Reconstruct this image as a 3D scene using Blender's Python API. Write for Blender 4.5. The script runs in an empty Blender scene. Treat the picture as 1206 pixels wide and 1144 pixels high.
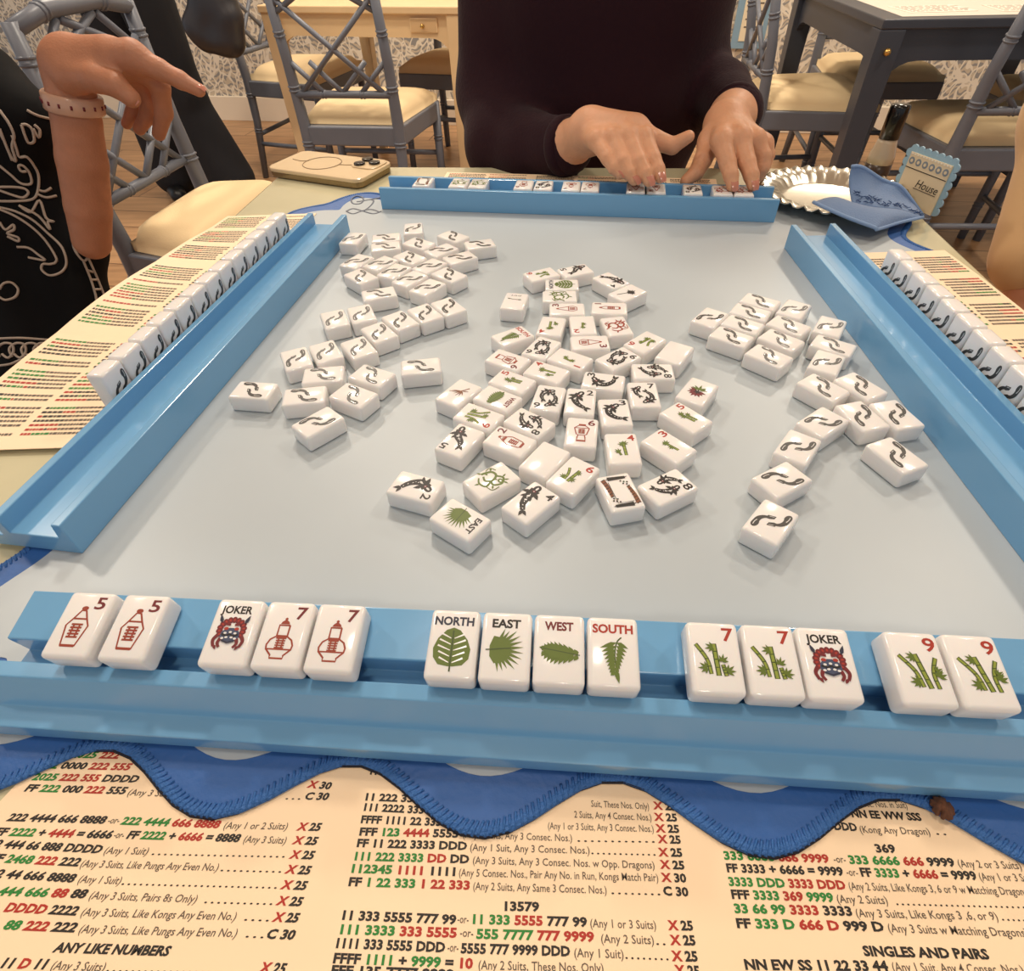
import bpy, bmesh, math, random
import numpy as np
from mathutils import Vector, Matrix
from mathutils.bvhtree import BVHTree
S = bpy.context.scene
COL = S.collection
R = math.radians
random.seed(7)

# ------------------------------------------------------------------ camera, world, light, exposure
CAM_Z, PITCH, ROLL, FOC = 0.99712, 0.786096, -0.032202, 685.91
cp, sp, cr, sr = math.cos(PITCH), math.sin(PITCH), math.cos(ROLL), math.sin(ROLL)
FWD = Vector((0, cp, -sp)); _r = Vector((1, 0, 0)); _u = Vector((0, sp, cp))
RGT = cr*_r + sr*_u; UPV = -sr*_r + cr*_u
cam = bpy.data.cameras.new('camera'); camo = bpy.data.objects.new('camera', cam); COL.objects.link(camo)
camo.matrix_world = Matrix(((RGT.x, UPV.x, -FWD.x, 0), (RGT.y, UPV.y, -FWD.y, 0), (RGT.z, UPV.z, -FWD.z, CAM_Z), (0, 0, 0, 1)))
cam.sensor_fit = 'HORIZONTAL'; cam.sensor_width = 36; cam.lens = FOC/1206*36; cam.clip_start = 0.01; cam.clip_end = 50
S.camera = camo
W = bpy.data.worlds.new('room_light'); S.world = W; W.use_nodes = True
W.node_tree.nodes['Background'].inputs[0].default_value = (0.87, 0.93, 1.0, 1)
W.node_tree.nodes['Background'].inputs[1].default_value = 0.42
S.view_settings.view_transform = 'Standard'; S.view_settings.look = 'None'
S.view_settings.gamma = 1; S.view_settings.exposure = 0.15; S.view_settings.use_curve_mapping = False
def area(name, loc, power, size, color, target=None):
    l = bpy.data.lights.new(name, 'AREA'); l.shape = 'DISK'; l.size = size; l.energy = power; l.color = color
    o = bpy.data.objects.new(name, l); COL.objects.link(o); o.location = loc
    d = (Vector(target) - Vector(loc)) if target else Vector((0, 0, -1))
    o.rotation_euler = d.to_track_quat('-Z', 'Y').to_euler(); return o
WARM = (1.0, 0.88, 0.73)
DOWN = [(-0.15, 1.85, 21), (-0.95, 3.0, 26), (1.72, 3.0, 26), (0.05, 4.1, 14), (-0.15, 0.35, 6), (1.7, 1.3, 17), (-1.8, 1.5, 20), (0.1, -1.2, 10)]
CEIL = 2.60
for i, (x, y, p) in enumerate(DOWN): area('downlight_lamp', (x, y, CEIL-0.035), p, 0.26, WARM)

# ------------------------------------------------------------------ helpers
def at(px, py, z):           # the point at height z seen at a place in the photograph
    d = FWD + RGT*((px-603)/FOC) - UPV*((py-572)/FOC); t = (z-CAM_Z)/d.z
    return Vector((0, 0, CAM_Z)) + d*t
def aty(px, py, Y):          # the same at distance Y
    d = FWD + RGT*((px-603)/FOC) - UPV*((py-572)/FOC)
    return Vector((0, 0, CAM_Z)) + d*(Y/d.y)
def lin(c): return tuple((v/255/12.92 if v/255 <= .04045 else ((v/255+.055)/1.055)**2.4) for v in c)
MATS = {}
def mat(name, rgb, rough=.5, spec=.5, metal=0, sss=0, coat=0, trans=0, noise=0, nscale=30, bump=0, bscale=200, sheen=0):
    if name in MATS: return MATS[name]
    m = bpy.data.materials.new(name); m.use_nodes = True; nt = m.node_tree; b = nt.nodes['Principled BSDF']
    c = lin(rgb)+(1,)
    b.inputs['Base Color'].default_value = c; b.inputs['Roughness'].default_value = rough; b.inputs['Metallic'].default_value = metal
    b.inputs['Specular IOR Level'].default_value = spec; b.inputs['Coat Weight'].default_value = coat; b.inputs['Coat Roughness'].default_value = .08
    b.inputs['Transmission Weight'].default_value = trans; b.inputs['Sheen Weight'].default_value = sheen
    if sss: b.inputs['Subsurface Weight'].default_value = sss; b.inputs['Subsurface Radius'].default_value = (.01, .005, .003); b.inputs['Subsurface Scale'].default_value = .6
    if noise or bump:
        tc = nt.nodes.new('ShaderNodeTexCoord')
    if noise:
        n = nt.nodes.new('ShaderNodeTexNoise'); n.inputs['Scale'].default_value = nscale; n.inputs['Detail'].default_value = 4
        nt.links.new(tc.outputs['Object'], n.inputs['Vector'])
        r = nt.nodes.new('ShaderNodeValToRGB'); r.color_ramp.elements[0].position = .3; r.color_ramp.elements[1].position = .7
        r.color_ramp.elements[0].color = tuple(v*(1-noise) for v in c[:3])+(1,); r.color_ramp.elements[1].color = tuple(min(1, v*(1+noise)) for v in c[:3])+(1,)
        nt.links.new(n.outputs['Fac'], r.inputs['Fac']); nt.links.new(r.outputs['Color'], b.inputs['Base Color'])
    if bump:
        n2 = nt.nodes.new('ShaderNodeTexNoise'); n2.inputs['Scale'].default_value = bscale; nt.links.new(tc.outputs['Object'], n2.inputs['Vector'])
        bp = nt.nodes.new('ShaderNodeBump'); bp.inputs['Strength'].default_value = bump; bp.inputs['Distance'].default_value = .002
        nt.links.new(n2.outputs['Fac'], bp.inputs['Height']); nt.links.new(bp.outputs['Normal'], b.inputs['Normal'])
    MATS[name] = m; return m
def link(name, me, parent=None, loc=None, rz=None):
    o = bpy.data.objects.new(name, me); COL.objects.link(o)
    if parent: o.parent = parent
    if loc is not None: o.location = loc
    if rz is not None: o.rotation_euler = (0, 0, rz)
    return o
def tag(o, label, cat, group=None, kind=None):
    o['label'] = label; o['category'] = cat
    if group: o['group'] = group
    if kind: o['kind'] = kind
    return o
def empty(name, loc=(0, 0, 0), rz=0):
    o = link(name, None); o.location = loc; o.rotation_euler = (0, 0, rz); return o
def structure(o): o['kind'] = 'structure'; return o
class MB:
    def __init__(s): s.v = []; s.f = []; s.m = []; s.mats = []; s.sm = []
    def mi(s, m):
        if m not in s.mats: s.mats.append(m)
        return s.mats.index(m)
    def add(s, vs, fs, m, smooth=False, M=None):
        o = len(s.v); i = s.mi(m)
        for v in vs: s.v.append(tuple(M @ Vector(v)) if M else tuple(v))
        for f in fs: s.f.append(tuple(k+o for k in f)); s.m.append(i); s.sm.append(smooth)
    def box(s, c, d, m, M=None, rz=0):
        x, y, z = d[0]/2, d[1]/2, d[2]/2
        T = Matrix.Translation(c) @ Matrix.Rotation(rz, 4, 'Z')
        if M: T = M @ T
        s.add([(-x,-y,-z),(x,-y,-z),(x,y,-z),(-x,y,-z),(-x,-y,z),(x,-y,z),(x,y,z),(-x,y,z)],
              [(0,3,2,1),(4,5,6,7),(0,1,5,4),(1,2,6,5),(2,3,7,6),(3,0,4,7)], m, False, T)
    def tube(s, pts, rad, m, n=10, caps=True, flat=1.0, up=None):
        pts = [Vector(p) for p in pts]; k = len(pts)
        rad = rad if isinstance(rad, (list, tuple)) else [rad]*k
        vs = []; fs = []; prev = None
        for i, p in enumerate(pts):
            t = (pts[min(i+1, k-1)] - pts[max(i-1, 0)]).normalized()
            if prev is None:
                a = Vector(up) if up else (Vector((0, 0, 1)) if abs(t.z) < .9 else Vector((1, 0, 0)))
            else: a = prev
            b = t.cross(a)
            if b.length < 1e-6: b = t.cross(Vector((1, .3, .2)))
            b.normalize(); a = b.cross(t).normalized(); prev = a
            for j in range(n):
                q = 2*math.pi*j/n; vs.append(p + (b*math.cos(q) + a*math.sin(q)*flat)*rad[i])
        for i in range(k-1):
            for j in range(n):
                j2 = (j+1) % n; fs.append((i*n+j, i*n+j2, (i+1)*n+j2, (i+1)*n+j))
        if caps: fs.append(tuple(range(n-1, -1, -1))); fs.append(tuple(range((k-1)*n, k*n)))
        s.add(vs, fs, m, True)
    def lathe(s, prof, m, n=24, c=(0, 0, 0), M=None):
        vs = []; fs = []; k = len(prof)
        for r, z in prof:
            for j in range(n):
                q = 2*math.pi*j/n; vs.append((c[0]+r*math.cos(q), c[1]+r*math.sin(q), c[2]+z))
        for i in range(k-1):
            for j in range(n):
                j2 = (j+1) % n; fs.append((i*n+j, i*n+j2, (i+1)*n+j2, (i+1)*n+j))
        fs.append(tuple(range(n-1, -1, -1))); fs.append(tuple(range((k-1)*n, k*n)))
        s.add(vs, fs, m, True, M)
    def prism(s, poly, z0, z1, m, M=None):
        k = len(poly)
        vs = [(x, y, z0) for x, y in poly] + [(x, y, z1) for x, y in poly]
        fs = [tuple(range(k-1, -1, -1)), tuple(range(k, 2*k))] + [(i, (i+1) % k, (i+1) % k+k, i+k) for i in range(k)]
        s.add(vs, fs, m, False, M)
    def mesh(s, name):
        me = bpy.data.meshes.new(name); me.from_pydata(s.v, [], s.f); me.update()
        for m in s.mats: me.materials.append(m)
        me.polygons.foreach_set('material_index', s.m); me.polygons.foreach_set('use_smooth', s.sm); me.update(); return me
    def build(s, name, parent=None, loc=None, rz=None, bevel=0, seg=2):
        o = link(name, s.mesh(name), parent, loc, rz)
        if bevel:
            b = o.modifiers.new('bevel', 'BEVEL'); b.width = bevel; b.segments = seg; b.limit_method = 'ANGLE'; b.angle_limit = R(40)
        return o
def bev_box(name, d, m, w, seg=3, smooth=True):   # rounded block, base at z=0
    bm = bmesh.new(); bmesh.ops.create_cube(bm, size=1)
    bmesh.ops.scale(bm, vec=d, verts=bm.verts); bmesh.ops.translate(bm, vec=(0, 0, d[2]/2), verts=bm.verts)
    bmesh.ops.bevel(bm, geom=bm.edges[:], offset=w, segments=seg, profile=.5, affect='EDGES')
    me = bpy.data.meshes.new(name); bm.to_mesh(me); bm.free(); me.materials.append(m)
    if smooth: me.polygons.foreach_set('use_smooth', [True]*len(me.polygons))
    return me
# text: one line as mesh data; segs = [(text, material)]
def text_geo(segs, bold=0.012, shear=0.0, res=2):
    cu = bpy.data.curves.new('t', 'FONT'); cu.body = ''.join(t for t, m in segs); cu.size = 1; cu.resolution_u = res; cu.offset = bold; cu.shear = shear
    mats = []
    for t, m in segs:
        if m not in mats: mats.append(m)
    for m in mats: cu.materials.append(m)
    i = 0
    for t, m in segs:
        for ch in t: cu.body_format[i].material_index = mats.index(m); i += 1
    ob = bpy.data.objects.new('t', cu); me = bpy.data.meshes.new_from_object(ob)
    vs = [tuple(v.co) for v in me.vertices]; fs = [(tuple(p.vertices), mats[min(p.material_index, len(mats)-1)]) for p in me.polygons]
    bpy.data.objects.remove(ob); bpy.data.curves.remove(cu); bpy.data.meshes.remove(me)
    return vs, fs
def put_text(mb, segs, p0, p1, cap, z, bold=.012, shear=0.0, res=2, xs=None):   # baseline p0 -> p1 (2D), stretched to fit
    vs, fs = text_geo(segs, bold, shear, res)
    if not vs: return
    x0 = min(v[0] for v in vs); x1 = max(v[0] for v in vs); p0 = Vector(p0).to_2d(); p1 = Vector(p1).to_2d()
    e = (p1-p0); L = e.length; e = e/L; n = Vector((-e.y, e.x)); k = L/(x1-x0) if xs is None else xs; s = cap/.72
    g = []
    for v in vs:
        q = p0 + e*((v[0]-x0)*k) + n*(v[1]*s); g.append((q.x, q.y, z(q.x, q.y) if callable(z) else z))
    bym = {}
    for f, m in fs: bym.setdefault(m, []).append(f)
    for m, ff in bym.items(): mb.add(g if len(bym) == 1 else g, ff, m)
# ---- organic surfaces: blended tapered capsules -> surface nets
def sdf_mesh(name, prims, res, m):
    P = [(Vector(a), Vector(b), ra, rb, k) for a, b, ra, rb, k in prims]
    lo = np.array([min(min(a[i]-ra, b[i]-rb) for a, b, ra, rb, k in P) for i in range(3)])-3*res
    hi = np.array([max(max(a[i]+ra, b[i]+rb) for a, b, ra, rb, k in P) for i in range(3)])+3*res
    N = np.ceil((hi-lo)/res).astype(int)+1
    V = np.full(N, .05, np.float32)
    for a, b, ra, rb, k in P:
        l = np.array([min(a[i]-ra, b[i]-rb) for i in range(3)])-k*1.2-2*res; h = np.array([max(a[i]+ra, b[i]+rb) for i in range(3)])+k*1.2+2*res
        i0 = np.maximum(((l-lo)/res).astype(int), 0); i1 = np.minimum(((h-lo)/res).astype(int)+2, N)
        X = [(lo[i]+res*np.arange(i0[i], i1[i])).astype(np.float32) for i in range(3)]
        x = X[0][:, None, None]-a.x; y = X[1][None, :, None]-a.y; z = X[2][None, None, :]-a.z
        d = b-a; dd = max(d.dot(d), 1e-12)
        t = np.clip((x*d.x+y*d.y+z*d.z)/dd, 0, 1)
        D = np.sqrt((x-t*d.x)**2+(y-t*d.y)**2+(z-t*d.z)**2)-(ra+(rb-ra)*t)
        sl = tuple(slice(i0[i], i1[i]) for i in range(3)); A = V[sl]
        hh = np.clip(.5+.5*(A-D)/k, 0, 1); V[sl] = A*(1-hh)+D*hh-k*hh*(1-hh)
    ins = V < 0
    c = [(0,0,0),(1,0,0),(0,1,0),(1,1,0),(0,0,1),(1,0,1),(0,1,1),(1,1,1)]
    n = tuple(N-1)
    cnt = sum(ins[dx:dx+n[0], dy:dy+n[1], dz:dz+n[2]].astype(np.int8) for dx, dy, dz in c)
    act = (cnt > 0) & (cnt < 8); idx = np.argwhere(act)
    vid = np.full(n, -1, np.int32); vid[act] = np.arange(len(idx))
    vals = np.stack([V[idx[:,0]+dx, idx[:,1]+dy, idx[:,2]+dz] for dx, dy, dz in c], 1)
    acc = np.zeros((len(idx), 3)); w = np.zeros(len(idx)); C = np.array(c, float)
    for i in range(8):
        for j in range(i+1, 8):
            if abs(C[i]-C[j]).sum() != 1: continue
            x = (vals[:, i] < 0) != (vals[:, j] < 0); t = np.where(x, vals[:, i]/np.where(x, vals[:, i]-vals[:, j], 1), 0)
            acc += np.where(x[:, None], C[i]+(C[j]-C[i])*t[:, None], 0); w += x
    vs = lo+(idx+acc/w[:, None])*res
    fs = []
    for ax in range(3):
        u, v = [(1, 2), (2, 0), (0, 1)][ax]
        s0 = [slice(1, n[i]) for i in range(3)]; s0[ax] = slice(0, n[ax]); s1 = list(s0); s1[ax] = slice(1, n[ax]+1)
        a = ins[tuple(s0)]; b = ins[tuple(s1)]
        for flip, mask in ((False, a & ~b), (True, ~a & b)):
            e = np.argwhere(mask)
            if not len(e): continue
            for i in range(3):
                if i != ax: e[:, i] += 1
            q = []
            for du, dv in ((-1, -1), (0, -1), (0, 0), (-1, 0)):
                g = e.copy(); g[:, u] += du; g[:, v] += dv; q.append(vid[g[:, 0], g[:, 1], g[:, 2]])
            q = np.stack(q[::-1] if flip else q, 1); fs.append(q)
    fs = np.concatenate(fs)
    me = bpy.data.meshes.new(name); me.from_pydata(vs.tolist(), [], fs.tolist()); me.materials.append(m)
    me.polygons.foreach_set('use_smooth', [True]*len(me.polygons)); me.update(); return me
def join_meshes(name, mes):
    v = []; f = []; mi = []; mats = []
    for me in mes:
        o = len(v); v += [tuple(x.co) for x in me.vertices]
        for p in me.polygons:
            f.append(tuple(k+o for k in p.vertices)); mm = me.materials[p.material_index]
            if mm not in mats: mats.append(mm)
            mi.append(mats.index(mm))
    r = bpy.data.meshes.new(name); r.from_pydata(v, [], f)
    for m in mats: r.materials.append(m)
    r.polygons.foreach_set('material_index', mi); r.polygons.foreach_set('use_smooth', [True]*len(f)); r.update(); return r
def chain(pts, rs, k):
    return [(pts[i], pts[i+1], rs[i], rs[i+1], k) for i in range(len(pts)-1)]

TT = 0.740; MZ = 0.743         # table top, mat top
# ------------------------------------------------------------------ materials
m_tile = mat('tile_white', (238, 236, 235), .13, .45, sss=.15)
m_rack = mat('blue_acrylic', (112, 168, 212), .2, .5, coat=.25)
m_black = mat('ink_black', (30, 24, 22), .5); m_red = mat('ink_red', (168, 50, 36), .5); m_rust = mat('ink_rust', (148, 58, 38), .5)
m_green = mat('ink_green', (92, 110, 36), .5); m_lgreen = mat('ink_light_green', (138, 152, 58), .5); m_dgreen = mat('ink_dark_green', (62, 78, 30), .5)
m_navy = mat('ink_navy', (40, 44, 66), .5); m_maroon = mat('ink_maroon', (112, 30, 36), .5); m_blue = mat('ink_blue', (66, 76, 104), .5)
m_feet = mat('ink_grey', (62, 60, 58), .4); m_brown = mat('ink_brown', (120, 70, 40), .5)
c_black = mat('print_black', (38, 34, 30), .6); c_red = mat('print_red', (176, 46, 32), .6); c_green = mat('print_green', (40, 130, 52), .6); c_grey = mat('print_grey', (96, 84, 72), .6)
m_paper = mat('card_paper', (252, 224, 188), .5)
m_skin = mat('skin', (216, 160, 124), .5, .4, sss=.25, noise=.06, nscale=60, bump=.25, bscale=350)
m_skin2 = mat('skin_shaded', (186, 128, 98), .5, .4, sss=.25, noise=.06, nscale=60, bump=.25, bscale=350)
m_nail = mat('nail', (200, 132, 112), .2)
m_chair = mat('blue_grey_paint', (104, 108, 118), .4, noise=.05, nscale=12)
m_cush = mat('cream_upholstery', (226, 200, 156), .8, bump=.2, bscale=500)
# ------------------------------------------------------------------ the room
WA = Vector((-1.81, 4.57, 0)); WE = Vector((.98, -.197, 0)).normalized(); WN = Vector((-WE.y, WE.x, 0)); WYAW = math.atan2(WE.y, WE.x)
def floor_mat():
    m = bpy.data.materials.new('wood_planks'); m.use_nodes = True; nt = m.node_tree; b = nt.nodes['Principled BSDF']
    tc = nt.nodes.new('ShaderNodeTexCoord'); mp = nt.nodes.new('ShaderNodeMapping'); mp.inputs['Rotation'].default_value = (0, 0, -WYAW)
    br = nt.nodes.new('ShaderNodeTexBrick'); br.inputs['Scale'].default_value = 1; br.inputs['Brick Width'].default_value = 1.2; br.inputs['Row Height'].default_value = .18
    br.inputs['Mortar Size'].default_value = .004; br.inputs['Color1'].default_value = lin((196, 154, 112))+(1,); br.inputs['Color2'].default_value = lin((174, 132, 92))+(1,); br.inputs['Mortar'].default_value = lin((120, 88, 60))+(1,)
    mp2 = nt.nodes.new('ShaderNodeMapping'); mp2.inputs['Rotation'].default_value = (0, 0, -WYAW); mp2.inputs['Scale'].default_value = (1.5, 14, 1)
    no = nt.nodes.new('ShaderNodeTexNoise'); no.inputs['Scale'].default_value = 2; no.inputs['Detail'].default_value = 6
    mx = nt.nodes.new('ShaderNodeMixRGB'); mx.blend_type = 'MULTIPLY'; mx.inputs['Fac'].default_value = .55
    rp = nt.nodes.new('ShaderNodeValToRGB'); rp.color_ramp.elements[0].color = (.45, .4, .36, 1); rp.color_ramp.elements[0].position = .3; rp.color_ramp.elements[1].color = (1, 1, 1, 1); rp.color_ramp.elements[1].position = .65
    L = nt.links.new
    L(tc.outputs['Object'], mp.inputs['Vector']); L(mp.outputs['Vector'], br.inputs['Vector']); L(tc.outputs['Object'], mp2.inputs['Vector']); L(mp2.outputs['Vector'], no.inputs['Vector'])
    L(no.outputs['Fac'], rp.inputs['Fac']); L(br.outputs['Color'], mx.inputs['Color1']); L(rp.outputs['Color'], mx.inputs['Color2']); L(mx.outputs['Color'], b.inputs['Base Color'])
    b.inputs['Roughness'].default_value = .35; return m
def wallpaper_mat():
    m = bpy.data.materials.new('leafy_wallpaper'); m.use_nodes = True; nt = m.node_tree; b = nt.nodes['Principled BSDF']; L = nt.links.new
    tc = nt.nodes.new('ShaderNodeTexCoord'); mp = nt.nodes.new('ShaderNodeMapping'); mp.inputs['Scale'].default_value = (1, 1, .7)
    no = nt.nodes.new('ShaderNodeTexNoise'); no.inputs['Scale'].default_value = 9; ad = nt.nodes.new('ShaderNodeMixRGB'); ad.blend_type = 'ADD'; ad.inputs['Fac'].default_value = .12
    v = nt.nodes.new('ShaderNodeTexVoronoi'); v.feature = 'DISTANCE_TO_EDGE'; v.inputs['Scale'].default_value = 24
    v2 = nt.nodes.new('ShaderNodeTexVoronoi'); v2.feature = 'F1'; v2.inputs['Scale'].default_value = 15
    w = nt.nodes.new('ShaderNodeTexWave'); w.wave_type = 'RINGS'; w.inputs['Scale'].default_value = 15; w.inputs['Distortion'].default_value = 9; w.inputs['Detail'].default_value = 2
    r1 = nt.nodes.new('ShaderNodeValToRGB'); e = r1.color_ramp.elements; e[0].color = (1, 1, 1, 1); e[0].position = .07; e[1].color = (0, 0, 0, 1); e[1].position = .12
    r2 = nt.nodes.new('ShaderNodeValToRGB'); e = r2.color_ramp.elements; e[0].color = lin((150, 146, 142))+(1,); e[0].position = .40; e[1].color = lin((206, 190, 166))+(1,); e[1].position = .52
    mx = nt.nodes.new('ShaderNodeMixRGB'); mx.inputs['Color2'].default_value = lin((236, 224, 204))+(1,)
    L(tc.outputs['Object'], mp.inputs['Vector']); L(mp.outputs['Vector'], no.inputs['Vector']); L(mp.outputs['Vector'], ad.inputs['Color1']); L(no.outputs['Color'], ad.inputs['Color2'])
    for q in (v, v2, w): L(ad.outputs['Color'], q.inputs['Vector'])
    L(v.outputs['Distance'], r1.inputs['Fac']); L(w.outputs['Fac'], r2.inputs['Fac']); L(r1.outputs['Color'], mx.inputs['Fac']); L(r2.outputs['Color'], mx.inputs['Color1']); L(mx.outputs['Color'], b.inputs['Base Color'])
    b.inputs['Roughness'].default_value = .7; return m
b = MB(); b.box((0, 1.5, -.05), (9, 9, .1), floor_mat()); structure(b.build('floor'))
m_ceil = mat('ceiling_white', (236, 226, 208), .8)
b = MB(); b.box((0, 1.5, CEIL+.03), (9, 9, .06), m_ceil); structure(b.build('ceiling'))
wc = WA + WE*1.9
b = MB(); b.box((0, .05, CEIL/2), (10, .1, CEIL), wallpaper_mat()); structure(b.build('wall_back', None, wc, WYAW))
b = MB(); b.box((0, -.009, .07), (10, .018, .14), mat('baseboard_white', (240, 226, 204), .5)); structure(b.build('baseboard_back', None, wc, WYAW, bevel=.004))
m_lampring = mat('lamp_ring', (235, 230, 222), .4)
m_glow = bpy.data.materials.new('lamp_glow'); m_glow.use_nodes = True
_b = m_glow.node_tree.nodes['Principled BSDF']; _b.inputs['Emission Color'].default_value = WARM+(1,); _b.inputs['Emission Strength'].default_value = 6
for i, (x, y, p) in enumerate(DOWN):
    t = tag(empty('ceiling_downlight', (x, y, CEIL)), 'round warm recessed downlight in the white ceiling', 'ceiling light', 'ceiling downlights')
    b = MB(); b.lathe([(.085, -.012), (.1, -.012), (.1, 0), (.085, 0)], m_lampring); b.build('trim_ring', t)
    b = MB(); b.lathe([(.084, -.006), (.084, -.001)], m_glow); b.build('lamp_lens', t)

# ------------------------------------------------------------------ the game table
TE = Vector((.994, -.110, 0)).normalized(); TN = Vector((.110, .994, 0)).normalized(); TYAW = math.atan2(TE.y, TE.x)
FL = Vector((-.302, .910, 0)); TW, TD = .79, .93
tc_ = FL + TE*TW/2 - TN*TD/2
m_cream = mat('cream_wood', (222, 192, 148), .45, noise=.05, nscale=8)
m_glass = mat('pale_glass_top', (206, 200, 168), .12, .5, noise=.05, nscale=14, coat=.4)
gt = tag(empty('game_table', (tc_.x, tc_.y, 0), TYAW), 'pale cream glass-topped game table carrying the tiles and blue racks', 'table')
b = MB(); b.box((0, 0, TT-.006), (TW, TD, .012), m_glass); b.build('glass_top', gt, bevel=.003)
b = MB(); b.box((0, 0, TT-.027), (TW-.01, TD-.01, .03), m_cream); b.build('table_top', gt, bevel=.004)
b = MB()
for sy in (-1, 1): b.box((0, sy*(TD/2-.05), .655), (TW-.1, .02, .11), m_cream); b.box((sy*(TW/2-.05), 0, .655), (.02, TD-.1, .11), m_cream)
b.build('apron', gt)
for sx in (-1, 1):
    for sy in (-1, 1):
        b = MB(); b.tube([(sx*(TW/2-.05), sy*(TD/2-.05), .698), (sx*(TW/2-.05), sy*(TD/2-.05), .0)], [.036, .024], m_cream, 4); b.build('leg', gt)

# ------------------------------------------------------------------ the mat
def inset_loop(side, A, off, ph, rc=.06, extra=0):
    """scalloped rounded square about the origin: wave amplitude A, shifted inwards by off"""
    h = side/2; st = side-2*rc; q = st+math.pi*rc/2; per = q/6; P = []; n = 144
    for k in range(4):
        for i in range(n):
            s = q*i/n
            ex = 0
            if s < st: x, y, nx, ny = -h+rc+s, -h, 0, -1
            else:
                a = (s-st)/rc; ex = extra*math.sin(2*a); cx, cy = h-rc, -h+rc; nx, ny = math.sin(a), -math.cos(a); x, y = cx+rc*nx, cy+rc*ny
            d = A*math.cos(2*math.pi*(s+rc-ph)/per)-off-ex; x += nx*d; y += ny*d
            for _ in range(k): x, y = -y, x
            P.append((x, y))
    return P
MS = .678
mcx = Vector((-.305, .109)) + Vector((TE.x, TE.y))*MS/2 + Vector((TN.x, TN.y))*MS/2
m_matpale = mat('mat_pale', (178, 188, 195), .38, .4, noise=.03, nscale=7, bump=.12, bscale=9)
m_matblue = mat('mat_blue', (40, 94, 166), .5, bump=.15, bscale=300)
m_thread = mat('mat_edge_thread', (54, 108, 178), .6, bump=.6, bscale=900)
m_dthread = mat('dark_thread', (22, 24, 40), .8)
MYAW = TYAW+R(1.2); mcx.y += .0015
mt = tag(empty('play_mat', (mcx.x, mcx.y, 0), MYAW), 'scalloped pale mahjong mat with a blue border under the loose tiles', 'mat')
outer = inset_loop(MS, .0118, .0, .066)
inner = inset_loop(MS, .0100, .0178, .066, extra=.014)
def star_slab(poly, z0, z1, m):
    k = len(poly); b = MB(); vs = [(x, y, z1) for x, y in poly]+[(x, y, z0) for x, y in poly]+[(0, 0, z1), (0, 0, z0)]
    fs = [(i, (i+1) % k, 2*k) for i in range(k)]+[((i+1) % k+k, i+k, 2*k+1) for i in range(k)]+[(i+k, (i+1) % k+k, (i+1) % k, i) for i in range(k)]
    b.add(vs, fs, m); return b
star_slab(outer, TT+.0003, MZ-.0004, m_matblue).build('blue_border', mt)
star_slab(inner, MZ-.0006, MZ, m_matpale).build('pale_field', mt)
loop = [(x, y, TT+.0016) for x, y in outer[::2]]; loop.append(loop[0])
b = MB(); b.tube(loop, .0027, m_thread, 8, False, .45, (0, 0, 1))
# overlock stitches across the rim
nO = len(outer)
for i in range(0, 2*nO):
    x, y = outer[i//2]; x2, y2 = outer[(i//2+1) % nO]; e = Vector((x2-x, y2-y, 0))
    if e.length < 1e-5: continue
    p = Vector((x, y, 0))+e*.5*(i % 2); e.normalize(); n = Vector((-e.y, e.x, 0))
    b.tube([p-n*.0024-e*.0010+Vector((0, 0, TT+.0020)), p+Vector((0, 0, TT+.0027)), p+n*.0030+e*.0012+Vector((0, 0, MZ-.0003))], .00065, m_thread, 4)
b.build('stitched_edge', mt)
b = MB(); b.tube([(x*1.0065, y*1.0065, TT+.0012) for x, y in outer[::2]]+[(outer[0][0]*1.0065, outer[0][1]*1.0065, TT+.0012)], .0009, m_dthread, 5, False); b.build('edge_thread', mt)
# embroidered curl in the far left corner
def world_to_mat(p): return Matrix.Rotation(-MYAW, 3, 'Z') @ (Vector((p.x, p.y, 0))-Vector((mcx.x, mcx.y, 0)))
def px_curve(pts, n=6):   # smooth curve through points
    P = [Vector(p) for p in pts]; out = []
    for i in range(len(P)-1):
        p0, p1, p2, p3 = P[max(i-1, 0)], P[i], P[i+1], P[min(i+2, len(P)-1)]
        for k in range(n):
            t = k/n; out.append(.5*((2*p1)+(-p0+p2)*t+(2*p0-5*p1+4*p2-p3)*t*t+(-p0+3*p1-3*p2+p3)*t**3))
    out.append(P[-1]); return out
b = MB()
for c in ([(428, 233), (420, 231), (414, 235), (416, 240), (424, 240), (428, 236), (426, 232)], [(420, 238), (432, 236), (448, 233)], [(436, 235), (440, 237), (436, 243), (428, 249)],
          [(408, 249), (416, 252), (428, 248), (438, 247), (447, 250)], [(408, 249), (416, 246), (428, 249), (440, 252), (449, 249)]):
    pts = [world_to_mat(at(x, y, MZ)) for x, y, *_ in px_curve([(x, y, 0) for x, y in c])]
    b.tube([(p.x, p.y, MZ+.0002) for p in pts], .0011, mat('grey_embroidery', (120, 126, 138), .7), 5, True, .4, (0, 0, 1))
b.build('monogram', mt)

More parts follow.
